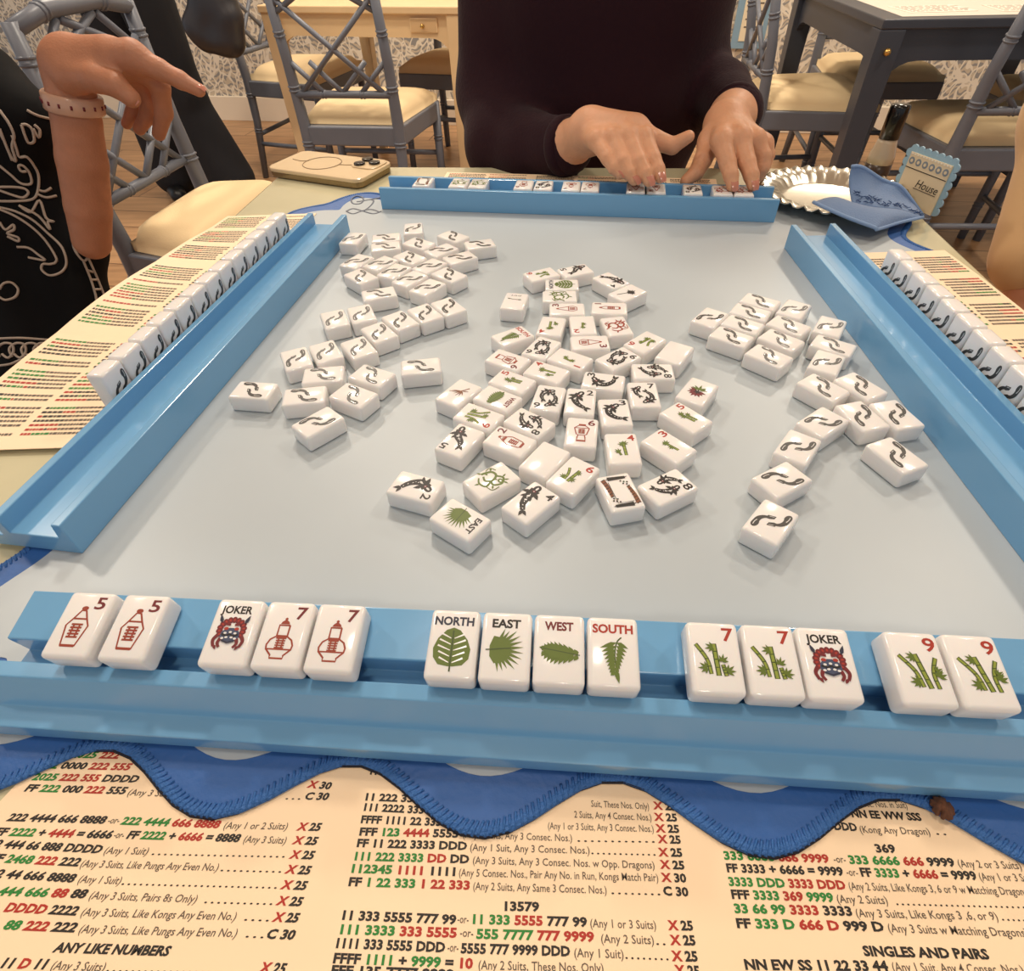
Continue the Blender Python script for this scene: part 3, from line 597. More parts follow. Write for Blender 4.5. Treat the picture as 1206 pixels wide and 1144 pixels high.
PF = [(.0876, 0), (.0876, .0095), (.0969, .0095), (.1035, .0235), (.1106, .0235), (.1112, .012), (.1220, .012), (.1197, .0252), (.1197, .0262), (.1426, .0302), (.1426, 0)]
PF = [(n-.10648, h) for n, h in PF]
o = extrude(PF, .452, m_rack, -.231).build('tile_rack', None, (FA.x, FA.y, MZ), FANG, bevel=.0006)
tag(o, 'light blue tile rack nearest the viewer holding fourteen upright-reading tiles', 'tile rack', 'blue acrylic tile racks')
FS = [-.1905, -.1656, -.1224, -.1, -.0777, -.0281, -.0061, .0157, .0376, .078, .1003, .1221, .1565, .1789]
FK = ['pot5', 'pot5', 'joker', 'pot7', 'pot7', 'north', 'east', 'west', 'south', 'bam7', 'bam7', 'joker', 'bam9', 'bam9']
FLB = ['red bottle 5 tile at the left end of the near rack', 'red bottle 5 tile second from left on the near rack', 'JOKER tile with red crab face, left one on the near rack', 'red gourd 7 tile beside the left JOKER on near rack', 'red gourd 7 tile beside the gap left of NORTH',
 'NORTH tile with split leaf on the near rack', 'EAST tile with fan palm leaf on the near rack', 'WEST tile with oval leaf on the near rack', 'SOUTH tile with fern leaf on the near rack', 'bamboo 7 tile after the gap right of SOUTH', 'bamboo 7 tile beside the right JOKER on near rack',
 'JOKER tile with red crab face, right one on the near rack', 'bamboo 9 tile second from the right end of near rack', 'bamboo 9 tile at the right end of the near rack']
fe = Vector((math.cos(FANG), math.sin(FANG))); fn = Vector((-fe.y, fe.x)); TILT = R(10)
last = None
for i, (s, k, lb) in enumerate(zip(FS, FK, FLB)):
    if last is not None and s-last < .0209: s = last+.0209
    last = s
    p = FA + fe*s; # tile centre: half a length up the slope, top-front edge at height .0364
    M = Matrix.Translation((p.x, p.y, MZ+.0368)) @ Matrix.Rotation(FANG, 4, 'Z') @ Matrix.Rotation(TILT, 4, 'X') @ Matrix.Translation((0, TLL/2, -TLT))
    tile(k, M, lb)
be = Vector((math.cos(BANG), math.sin(BANG))); bn = Vector((-be.y, be.x))
BSP = [(48, 'wdragon'), (91, 'gdragon'), (114.2, 'gdragon'), (167, 'pot6'), (190, 'fish8'), (221.5, 'pot7'), (243.2, 'pot7'), (294, 'pot3'), (316.5, 'pot3'), (356, 'fish8'), (388, 'rdragon'), (410, 'rdragon')]
BLB = ['framed dragon tile at the left end of the far rack', 'green dragon tile second from left on the far rack', 'green dragon tile third from left on the far rack', 'red jar tile fourth from left on the far rack', 'black koi tile fifth from left on the far rack', 'red pot tile sixth from left on the far rack', 'red pot tile seventh from left on the far rack',
 'dark pot tile left of two under the right-hand fingers', 'dark pot tile right of two under the right-hand fingers', 'black koi tile alone between the two hands on far rack', 'red dragon tile left of two under the ringed left-hand fingers', 'red dragon tile at the right end of the far rack']
for (s, k), lb in zip(BSP, BLB):
    p = BA + be*(s*.001) + bn*.0222; tile(k, TM(p.x, p.y, MZ+.0125, BANG+math.pi), lb.replace('ringed ', ''))
def hand_row(A, ang, start, step, n, where):
    e = Vector((math.cos(ang), math.sin(ang))); nn = Vector((-e.y, e.x))
    for i in range(n):
        p = A + e*(start+step*i) + nn*.0452
        # standing on the outer foot, back towards the table centre
        X = Vector((-e.x, -e.y, 0)); Z = Vector((-nn.x, -nn.y, 0)); Y = Vector((0, 0, 1))
        X = Y.cross(Z)
        q = Vector((p.x, p.y, MZ+.0096)) + Vector((nn.x, nn.y, 0))*TLT + Vector((0, 0, TLL/2))
        M = Matrix(((X.x, Y.x, Z.x, q.x), (X.y, Y.y, Z.y, q.y), (X.z, Y.z, Z.z, q.z), (0, 0, 0, 1)))
        tile('back', M, f'standing tile with footprint back, {ORD[i]} from the {"near" if where == "left" else "far"} end behind {where} rack', f'standing tiles behind the {where} rack')
hand_row(LA, LANG, .1218, .0224, 13, 'left')
hand_row(RA, RANG, .1062, .0218, 13, 'right')
# ------------------------------------------------------------------ paper cards
def sheet(name, grid, m, th=.0006, parent=None):   # grid[i][j] = top points
    b = MB(); n = len(grid); k = len(grid[0]); vs = [p for r in grid for p in r]; vs2 = [(p[0], p[1], p[2]-th) for p in vs]
    fs = [(i*k+j, i*k+j+1, (i+1)*k+j+1, (i+1)*k+j) for i in range(n-1) for j in range(k-1)]
    o = n*k; fb = [tuple(q+o for q in f[::-1]) for f in fs]
    edge = [i*k for i in range(n)]+[(n-1)*k+j for j in range(1, k)]+[i*k+k-1 for i in range(n-2, -1, -1)]+[j for j in range(k-2, 0, -1)]
    side = [(edge[i], edge[(i+1) % len(edge)], edge[(i+1) % len(edge)]+o, edge[i]+o) for i in range(len(edge))]
    b.add(vs+vs2, fs+fb+side, m, False); return b.build(name, parent)
CZ = TT+.0007
c0, c1 = at(62, 878, CZ), at(0, 944, CZ)
d = (c1-c0).normalized(); e2 = Vector((-d.y, d.x, 0)); e2 = e2 if e2.x > 0 else -e2
A0 = c0 - d*.045; card = []
A1 = A0 + d*.175; B0 = Vector((.255, .105, CZ)); B1 = Vector((.255, -.045, CZ))
for i in range(2):
    card.append([tuple((A0.lerp(B0, j/3)).lerp(A1.lerp(B1, j/3), i)) for j in range(4)])
fc = sheet('rules_card', card, m_paper)
tag(fc, 'printed cream rules card with red and green numbers under the near mat edge', 'card')
tb = MB(); TZ = CZ+.00012
NOTE = dict(bold=.0, shear=.22)
def L4(x, y): return (x/2.871, 870+y/2.871)
def L5(x, y): return (390+x/2.741, 880+y/2.741)
def L6(x, y): return (800+x/2.970, 880+y/2.970)
CM = {'k': c_black, 'r': c_red, 'g': c_green, 'n': c_grey}
def line(F, text, p0, p1, cap=2.7, note=False):
    # text like 'k:FF |g:222' ; notes are plain
    a = at(*F(*p0), TZ); b2 = at(*F(*p1), TZ)
    if note: segs = [(text, c_grey)]
    else:
        segs = []
        for part in text.split('|'): segs.append((part[2:], CM[part[0]]))
    put_text(tb, segs, (a.x, a.y), (b2.x, b2.y), cap*.001*(.92 if note else 1), TZ, .006 if note else .042, .22 if F is L4 else 0.0)
def rowx(F, letter, num, p0, p1): line(F, f'{"r" if letter == "X" else "k"}:{letter} |k:{num}', p0, p1)
def dots(F, p0, p1, n): line(F, 'k:'+'. '*(n-1)+'.', p0, p1, 1.9)
for t, a, b_ in (('k:FFFF |g:2025 |r:222', (145, 62), (400, 68)), ('g:222 |k:0000 |r:222 555', (125, 100), (440, 107)), ('g:2025 |r:222 555 |k:DDDD', (105, 140), (465, 148)), ('k:FF |g:222 |k:000 |r:222 |k:555', (80, 178), (425, 188)),
  ('k:222 4444 666 8888', (20, 278), (355, 288)), ('g:222 4444 |r:666 8888', (405, 290), (742, 303)), ('k:FF |g:2222 |k:+ |r:4444 |k:= 6666', (-22, 327), (375, 338)), ('k:FF |g:2222 |k:+ |r:6666 |k:= 8888', (425, 338), (810, 350)),
  ('k:222 444 66 888 DDDD', (-66, 366), (340, 388)), ('k:FFF |g:2468 |r:222 |k:222', (-60, 415), (265, 432)), ('k:222 44 666 8888', (-66, 467), (250, 487)), ('g:444 666 |r:88 |k:88', (-12, 530), (290, 540)),
  ('r:DDDD |k:2222', (10, 585), (258, 598)), ('g:88 |r:222 |k:222', (8, 645), (253, 655)), ('k:ANY LIKE NUMBERS', (175, 722), (572, 735)), ('k:11 |r:D |k:11', (0, 775), (155, 780))): line(L4, t, a, b_)
for t, a, b_ in (('(Any 3 Suits)', (430, 192), (590, 198)), ('-or-', (362, 287), (400, 288)), ('(Any 1 or 2 Suits)', (755, 305), (970, 308)), ('-or-', (382, 336), (415, 338)), ('(Any 3 Suits)', (822, 352), (965, 356)), ('(Any 1 Suit)', (350, 390), (497, 393)),
  ('(Any 3 Suits, Like Pungs Any Even No.)', (270, 435), (735, 448)), ('(Any 1 Suit)', (262, 488), (405, 493)), ('(Any 3 Suits, Pairs 8s Only)', (300, 543), (662, 556)), ('(Any 3 Suits, Like Kongs Any Even No.)', (272, 600), (795, 615)),
  ('(Any 3 Suits, Like Pungs Any Even No.)', (265, 658), (798, 672)), ('(Any 3 Suits)', (170, 782), (350, 788))): line(L4, t, a, b_, note=True)
for x, n, a, b_ in (('X', '30', (1035, 165), (1118, 172)), ('C', '30', (1030, 206), (1110, 208)), ('X', '25', (1000, 310), (1085, 312)), ('X', '25', (985, 356), (1073, 360)), ('X', '25', (975, 405), (1062, 408)), ('X', '25', (960, 455), (1050, 460)), ('X', '25', (945, 508), (1037, 512)),
  ('X', '25', (930, 562), (1022, 567)), ('X', '25', (917, 618), (1010, 622)), ('C', '30', (900, 676), (995, 680)), ('X', '25', (872, 790), (965, 795))): rowx(L4, x, n, a, b_)
for a, b_, n in (((965, 205), (1015, 206), 3), ((512, 393), (962, 402), 22), ((745, 448), (950, 453), 10), ((410, 494), (935, 507), 26), ((690, 556), (920, 562), 11), ((825, 615), (908, 618), 4), ((830, 672), (890, 675), 3), ((358, 788), (860, 794), 24)): dots(L4, a, b_, n)
for t, a, b_ in (('k:FF', (125, 88), (155, 90)), ('k:11 222 33', (110, 172), (262, 178)), ('k:111 2222 333', (105, 205), (298, 215)), ('k:FFFF 1111 22 3333', (95, 245), (372, 255)), ('k:FFF |g:123 |r:4444 |k:5555', (90, 285), (410, 292)), ('k:FF 11 222 3333 DDD', (82, 322), (438, 332)),
  ('g:111 222 3333 |r:DD |k:DD', (75, 365), (445, 375)), ('g:112345 |r:1111 |k:1111', (65, 405), (400, 416)), ('k:FF |g:1 22 333 |r:1 22 333', (55, 448), (447, 460)), ('k:13579', (560, 528), (672, 530)), ('k:11 333 5555 777 99', (35, 557), (403, 572)), ('g:11 333 |r:5555 |k:777 99', (457, 570), (827, 580)),
  ('g:111 3333 |r:333 5555', (28, 603), (405, 615)), ('g:555 7777 |r:777 9999', (468, 618), (850, 628)), ('k:1111 333 5555 DDD', (15, 648), (367, 662)), ('k:5555 777 9999 DDD', (418, 665), (772, 675)), ('k:FFFF |g:1111 |k:+ |g:9999 |k:= |r:10', (5, 697), (457, 715)), ('k:FFF 135 7777 9999', (-2, 737), (395, 752))): line(L5, t, a, b_)
for t, a, b_ in (('(Any 3 Suits, Any 3 Consec. Nos.)', (425, 293), (778, 305)), ('(Any 1 Suit, Any 3 Consec. Nos.)', (448, 335), (835, 345)), ('(Any 3 Suits, Any 3 Consec. Nos. w Opp. Dragons)', (457, 377), (1045, 393)), ('(Any 5 Consec. Nos., Pair Any No. in Run, Kongs Match Pair)', (412, 417), (1057, 434)),
  ('(Any 2 Suits, Any Same 3 Consec. Nos.)', (458, 461), (890, 474)), ('Suit, These Nos. Only)', (840, 193), (1027, 202)), ('2 Suits, Any 4 Consec. Nos.)', (785, 228), (1035, 238)), ('(Any 1 or 3 Suits, Any 3 Consec. Nos.)', (700, 265), (1042, 275)), ('-or-', (407, 568), (443, 570)), ('(Any 1 or 3 Suits)', (837, 582), (1050, 588)),
  ('-or-', (415, 612), (458, 615)), ('(Any 2 Suits)', (872, 632), (1043, 637)), ('-or-', (375, 660), (410, 662)), ('(Any 1 Suit)', (785, 678), (945, 683)), ('(Any 2 Suits, These Nos. Only)', (475, 718), (880, 728))): line(L5, t, a, b_, note=True)
for x, n, a, b_ in (('X', '25', (1040, 200), (1115, 205)), ('X', '25', (1043, 237), (1118, 240)), ('X', '25', (1048, 274), (1125, 277)), ('X', '25', (1055, 309), (1130, 312)), ('X', '25', (1057, 352), (1135, 354)), ('X', '25', (1062, 392), (1142, 395)), ('X', '30', (1066, 434), (1148, 437)), ('C', '30', (1073, 478), (1155, 482)),
  ('X', '25', (1088, 590), (1170, 592)), ('X', '25', (1095, 638), (1178, 640)), ('X', '25', (1100, 690), (1185, 692)), ('X', '25', (1110, 737), (1192, 740))): rowx(L5, x, n, a, b_)
for a, b_, n in (((795, 305), (1045, 308), 12), ((840, 345), (1048, 350), 12), ((905, 474), (1063, 478), 8), ((1068, 588), (1072, 588), 1), ((1050, 638), (1080, 639), 2), ((950, 683), (1090, 688), 8), ((905, 730), (1095, 735), 8)): dots(L5, a, b_, n) if n > 1 else None
for t, a, b_ in (('k:NN EE WW SSS', (605, 245), (850, 258)), ('k:DDD', (545, 289), (625, 294)), ('k:369', (690, 368), (760, 370)), ('g:333 6666 |r:666 9999', (158, 393), (527, 405)), ('g:333 6666 |r:666 |k:9999', (597, 408), (968, 418)), ('k:FF 3333 + 6666 = 9999', (168, 437), (577, 450)), ('k:FF |g:3333 |k:+ |r:6666 |k:= 9999', (638, 452), (1045, 465)),
  ('g:3333 DDD |r:3333 DDD', (175, 485), (585, 498)), ('k:FFF |g:3333 |r:369 |g:9999', (185, 530), (543, 542)), ('g:33 66 99 |r:3333 |k:3333', (195, 580), (608, 590)), ('k:FF |g:333 D |r:666 D |k:999 D', (203, 632), (720, 645)), ('k:SINGLES AND PAIRS', (648, 730), (1088, 742)), ('k:NN EW SS 11 22 33 44', (232, 778), (735, 784))): line(L6, t, a, b_)
for t, a, b_ in (('Consec. Nos. in Suit)', (610, 208), (800, 215)), ('(Kong Any Dragon)', (635, 300), (880, 308)), ('-or-', (543, 404), (585, 406)), ('(Any 2 or 3 Suits)', (980, 420), (1200, 428)), ('-or-', (588, 450), (628, 452)), ('(Any 1 or 3 Suits)', (1055, 467), (1260, 472)), ('(Any 2 Suits, Like Kongs 3, 6 or 9 w Matching Dragons)', (597, 500), (1230, 520)),
  ('(Any 2 Suits)', (555, 545), (732, 550)), ('(Any 3 Suits, Like Kongs 3 ,6, or 9)', (622, 595), (1118, 606)), ('(Any 3 Suits w Matching Dragons)', (735, 648), (1225, 665)), ('(Any 1 Suit, Any 4 Consec. Nos.)', (750, 785), (1210, 795))): line(L6, t, a, b_, note=True)
for a, b_, n in (((900, 306), (935, 308), 2), ((760, 552), (1230, 564), 25), ((1130, 606), (1230, 610), 6)): dots(L6, a, b_, n)
tb.build('printed_text', fc)

# smaller cards beside the other racks: rows of tiny printed words
def small_print(mb, P, rows, cols, seed, hgt=.55):
    """P(u,v)->3D point; u along lines, v down the page"""
    rnd = random.Random(seed)
    for c in range(cols):
        u0, u1 = c/cols+.03/cols, (c+1)/cols-.05/cols
        for r in range(rows):
            if r in (0, rows//3, 2*rows//3) or (r+c*3+seed) % 9 == 4: continue
            v = (r+.2)/rows; x = u0; colr = rnd.choice([c_black, c_black, c_red, c_green])
            while x < u1-.02:
                w = rnd.uniform(.012, .035); y = min(x+w, u1)
                q = [P(x, v), P(y, v), P(y, v+hgt/rows), P(x, v+hgt/rows)]
                mb.add([(p[0], p[1], p[2]+.00015) for p in q], [(0, 1, 2, 3)], colr if x < u0+.45*(u1-u0) else c_grey); x = y+.006
                if rnd.random() < .12: colr = rnd.choice([c_black, c_red, c_green])
# left card: three panels along the rack, curling up at its outer edge
LN = Vector((-math.sin(LANG), math.cos(LANG))); LEv = Vector((math.cos(LANG), math.sin(LANG)))
def lcard(u, v):     # u 0..1 along the table edge (near->far), v 0..1 from rack outward
    y = .303+(.716-.303)*u
    xi = LA.x+(y-LA.y)*LEv.x/LEv.y-.0655
    xo = (-.392+.075*max(0, (u-.10))*1.0 if u > .1 else -.392+.0)
    xo = min(xo, xi-.028); x = xi+(xo-xi)*v
    return (x, y, MZ+.0008+.010*(v**3)*math.sin(math.pi*min(1, u*1.1))+.0015*abs(math.sin(u*math.pi*3))*v)
lc = sheet('rules_card', [[lcard(i/24, j/10) for j in range(11)] for i in range(25)], m_paper)
tag(lc, 'printed rules card lying along the left edge of the table behind standing tiles', 'card')
b = MB()
for k in range(3): small_print(b, lambda u, v, k=k: lcard(k/3+.02+v*.3, .97-u*.94), 26, 2, 11+k, .5)
b.build('printed_text', lc)
def rcard(u, v):
    y = .563-.45*u; xi = RA.x+(RA.y-y)*.0323+.066; return (xi+(.444-xi-.008)*v, y, MZ+.0008+.0008*abs(math.sin(u*math.pi*3)))
rc = sheet('rules_card', [[rcard(i/18, j/6) for j in range(7)] for i in range(19)], m_paper)
tag(rc, 'printed rules card lying along the right edge of the table behind standing tiles', 'card')
b = MB()
for k in range(3): small_print(b, lambda u, v, k=k: rcard(k/3+.02+v*.3, .97-u*.94), 26, 2, 31+k, .5)
b.build('printed_text', rc)
def bcard(u, v):
    p = BA + be*(.050+.345*u) + bn*(.064+.062*v); return (p.x, p.y, MZ+.0008+.003*v)
kc = sheet('rules_card', [[bcard(i/12, j/4) for j in range(5)] for i in range(13)], m_paper)
tag(kc, 'printed rules card lying behind the far rack under the two hands', 'card')
b = MB()
for k in range(3): small_print(b, lambda u, v, k=k: bcard(k/3+.01+u*.31, .05+v*.9), 15, 2, 51+k, .5)
b.build('printed_text', kc)

# ------------------------------------------------------------------ phone
m_case = mat('champagne_case', (226, 200, 160), .25, coat=.4); m_caseside = mat('bronze_frame', (150, 128, 92), .25, metal=.7); m_line = mat('case_print', (150, 124, 92), .4); m_lens = mat('lens_dark', (40, 34, 30), .1)
pl, pr2, pb = at(324, 210, TT), at(420, 224, TT), at(446, 203, TT)
pe = (pr2-pl).normalized(); pn = Vector((-pe.y, pe.x, 0)); PX = Vector(((pl.x+pr2.x)/2, (pl.y+pr2.y)/2, 0)) + pn*.041 - pe*.003
ph = tag(empty('phone', (PX.x, PX.y, TT), math.atan2(pe.y, pe.x)), 'champagne coloured phone in a thick case lying face down at far left', 'phone')
def rrect(w, h, r, n=6):
    return [(sx*(w/2-r)+r*math.cos(a), sy*(h/2-r)+r*math.sin(a)) for sx, sy, a0 in ((1, 1, 0), (-1, 1, 90), (-1, -1, 180), (1, -1, 270)) for a in [R(a0+90*i/n) for i in range(n+1)]]
b = MB(); b.prism(rrect(.150, .080, .012), .001, .0085, m_caseside); b.build('frame', ph, bevel=.001)
b = MB(); b.prism(rrect(.152, .082, .013), .0075, .0125, m_case); b.build('case', ph, bevel=.0015)
b = MB(); b.tube([(-.012+.026*math.cos(t), .026*math.sin(t), .0127) for t in [2*math.pi*i/40 for i in range(41)]], .0006, m_line, 5, False); b.tube([(.014, .002, .0127), (.03, .006, .0127), (.045, .02, .0127)], .0006, m_line, 5); b.tube([(-.062, .0, .0127), (-.045, -.003, .0127), (-.036, .002, .0127)], .0006, m_line, 5); b.build('printed_ring', ph)
b = MB(); b.prism(rrect(.040, .040, .011), .0120, .0140, m_case, Matrix.Translation((.052, .018, 0))); cb = b.build('camera_plate', ph, bevel=.0008)
for x, y in ((.043, .028), (.043, .009), (.060, .019)):
    b = MB(); b.lathe([(.0075, .0138), (.0075, .0162), (.006, .0166)], m_lens, 18, (x, y, 0)); b.build('camera_lens', cb)

# ------------------------------------------------------------------ plate, napkin, tent card, bottle, crumb
m_foil = mat('silver_foil', (206, 202, 190), .24, metal=.9)
PCx = Vector((.380, .706)); plate = MB(); n = 96
prof = [(0, .0015), (.048, .0012), (.054, .003), (.060, .009), (.076, .0135), (.079, .0125), (.076, .0115), (.059, .007), (.053, .0012), (.048, .0003), (0, .0004)]
vs = []; fs = []
for i, (r, z) in enumerate(prof):
    for j in range(n):
        q = 2*math.pi*j/n; w = max(0, (r-.052)/.027); rr = r+.0025*w*abs(math.sin(q*16)); vs.append((rr*math.cos(q), rr*math.sin(q), z+.0022*w*math.cos(q*32)*(1 if 3 < i < 8 else .9)))
for i in range(len(prof)-1):
    for j in range(n):
        j2 = (j+1) % n; fs.append((i*n+j, i*n+j2, (i+1)*n+j2, (i+1)*n+j))
plate.add(vs, fs, m_foil, True)
po = plate.build('paper_plate', None, (PCx.x, PCx.y, MZ+.0004)); tag(po, 'silver foil plate with fluted rim at the far right corner', 'plate')
m_napk = mat('napkin_blue', (108, 136, 178), .8, sheen=.3, bump=.3, bscale=700); m_fill = mat('napkin_dark_stitch', (60, 86, 130), .9); m_napedge = mat('napkin_rim', (134, 162, 202), .8)
# crumpled scalloped napkin: a flat leaf over the plate and a raised fold
def napkin():
    root = tag(empty('napkin', (.415, .68, TT)), 'crumpled blue scalloped cloth napkin on the silver plate', 'napkin')
    def leafsheet(name, P, k, rim=True):
        g = [[P(i/k, j/k) for j in range(k+1)] for i in range(k+1)]
        o = sheet(name, g, m_napk, .0012, root)
        for p in o.data.polygons: p.use_smooth = True
        if rim:
            b = MB(); b.tube([P(i/k, 1) for i in range(k+1)], .0018, m_napedge, 6); b.build('rim', o)
        return o
    def W(px, py, z): p = at(px, py, z); return Vector((p.x-.415, p.y-.68, p.z-TT))
    def V(px, py, Y): p = aty(px, py, Y); return Vector((p.x-.415, p.y-.68, p.z-TT))
    # raised fold: bottom edge (left->right), top edge with scallop
    base = [W(1004, 240, .763), W(1030, 244, .763), W(1060, 247, .760), W(1087, 256, .752)]
    top = [V(1003, 196, .672), V(1016, 197, .672), V(1040, 212, .668), V(1060, 219, .660), V(1074, 236, .652), V(1087, 254, .647)]
    def cur(P, t):
        t = t*(len(P)-1); i = min(int(t), len(P)-2); f = t-i; a, c = P[i], P[i+1]; return a+(c-a)*f
    base_s = px_curve(base, 8); top_s = px_curve(top, 8)
    def P1(u, v):
        a = cur(base_s, u); c = cur(top_s, u); p = a+(c-a)*v; return (p.x+.004*math.sin(v*3.1)*math.sin(u*9), p.y+.007*math.sin(v*math.pi), p.z)
    f = leafsheet('raised_fold', P1, 18)
    left = [W(958, 238, .766), W(975, 246, .766), W(1000, 257, .763), W(1030, 268, .757), W(1034, 270, .755), W(1060, 262, .752), W(1087, 256, .752)]
    left_s = px_curve(left, 8)
    def P2(u, v):
        a = cur(base_s, u); c = cur(left_s, u); p = a+(c-a)*v; return (p.x, p.y, p.z+.006*math.sin(v*math.pi)*(1-u))
    leafsheet('flat_fold', P2, 18)
    b = MB(); rnd = random.Random(4)
    for i in range(70):
        u = .06+.9*rnd.random(); v = .06+.24*rnd.random()*(1-u*.5); p = Vector(P1(u, v))+Vector((0, -.0016, .0008)); a = rnd.uniform(-.6, .6)
        q = Vector((math.cos(a), 0, math.sin(a)))*.0022; b.tube([p-q, p+q], .0004, m_fill, 4)
    b.build('stitched_lettering', f)
    return root
napkin()
# second folded corner lying on the table at the right edge, as seen beyond the napkin
m_tentcream = mat('tent_cream', (226, 208, 176), .6); m_tentblue = mat('tent_blue', (150, 184, 204), .6); m_tentgrey = mat('tent_grey_print', (128, 138, 148), .7)
q0 = at(1089, 255, TT); q1 = at(1047, 236, TT); te = Vector((q0.x-q1.x, q0.y-q1.y, 0)).normalized(); Hh = .050; wdt = .056
tn = tag(empty('tent_card', (q0.x, q0.y, TT), math.atan2(te.y, te.x)), 'small cream standing card with blue scalloped backing at the table corner', 'sign')
T90 = Matrix.Rotation(R(90), 4, 'X')
sc = []
for (x0, y0, x1, y1) in ((-wdt-.004, -.001, -wdt-.004, Hh+.003), (-wdt-.004, Hh+.003, .003, Hh+.003), (.003, Hh+.003, .003, -.0)):
    L = math.hypot(x1-x0, y1-y0); k = max(1, round(L/.0095)); ex, ey = (x1-x0)/L, (y1-y0)/L
    for i in range(k):
        for s in range(8):
            t = (i+s/8)/k*L; bu = .0042*math.sqrt(max(0, 1-(s/4-1)**2)); sc.append((x0+ex*t-ey*bu, max(0, y0+ey*t+ex*bu)))
sc.append((.003, 0))
b = MB(); b.prism(sc[::-1], -.0105, -.0085, m_tentblue, T90); b.build('scalloped_backing', tn)
b = MB(); b.prism([(-wdt, 0), (0, 0), (0, Hh), (-wdt, Hh)], -.0085, -.0070, m_tentcream, T90); fp = b.build('front_panel', tn)
b = MB(); b.prism([(-wdt, Hh*.70), (0, Hh*.70), (0, Hh*.715), (-wdt, Hh*.715)], -.0070, -.0067, m_black, T90)
for i in range(6):
    x = -wdt+.005+i*.0093; A_ = [(x+.0036*math.cos(t), Hh*.85+.0036*math.sin(t)) for t in [2*math.pi*k/12 for k in range(12)]]; b.prism(A_, -.0070, -.0066, m_tentgrey, T90)
    A_ = [(x+.0017*math.cos(t), Hh*.85+.0017*math.sin(t)) for t in [2*math.pi*k/10 for k in range(10)]]; b.prism(A_, -.0066, -.0064, m_tentcream, T90)
for i in range(14): b.prism([(-wdt+.001+i*.004, Hh*.965), (-wdt+.0032+i*.004, Hh*.965), (-wdt+.0032+i*.004, Hh*.99), (-wdt+.001+i*.004, Hh*.99)], -.0070, -.0067, mat('tent_white', (240, 234, 220), .6), T90)
b.build('printed_border', fp)
tt = MB(); vs, fs = text_geo([('House', c_black)], 0, .25, 3); x0 = min(v[0] for v in vs); x1 = max(v[0] for v in vs); k = .030/(x1-x0)
tt.add([(-.0335+(v[0]-x0)*k, .0067+.0, Hh*.40+v[1]*k) for v in vs], [f for f, m in fs], c_black); tt.add([(-.035, .0067, Hh*.36), (-.004, .0067, Hh*.36), (-.004, .0067, Hh*.375), (-.035, .0067, Hh*.375)], [(0, 1, 2, 3)], c_grey)
tt2 = tt.build('printed_word', fp)
for v in tt2.data.vertices: v.co.y = .0068 if False else v.co.y
m_capblk = mat('black_plastic', (14, 12, 12), .2); m_clear = mat('frosted_body', (214, 196, 170), .2, trans=.3); m_amber = mat('dark_base', (62, 46, 36), .3)
bo = tag(empty('bottle', (.478, .800, TT)), 'small bottle with tall black cap standing at the far right corner', 'bottle')
b = MB(); b.lathe([(.0150, 0), (.0155, .002), (.0155, .014)], m_amber, 24); b.build('base', bo)
b = MB(); b.lathe([(.0155, .014), (.0150, .022), (.0115, .037), (.0105, .041)], m_clear, 24); b.build('body', bo)
b = MB(); b.lathe([(.0112, .041), (.0112, .074), (.0105, .0765), (.004, .0775)], m_capblk, 24); b.build('cap', bo)
m_crumb = mat('brown_crumb', (92, 56, 36), .8, noise=.4, nscale=500)
p = at(1108, 953, MZ); rnd = random.Random(3)
cm = sdf_mesh('crumb', [(p+Vector((.0028*math.cos(a*2.4)*rnd.random(), .0030*math.sin(a*2.4)*rnd.random(), .0012+.0012*rnd.random())), p+Vector((.0036*math.cos(a*2.4), .0038*math.sin(a*2.4), .0011)), .0013, .0008, .0004) for a in range(14)], .0004, m_crumb)
tag(link('crumb', cm), 'small brown crumb on the blue near edge of the mat', 'crumb')

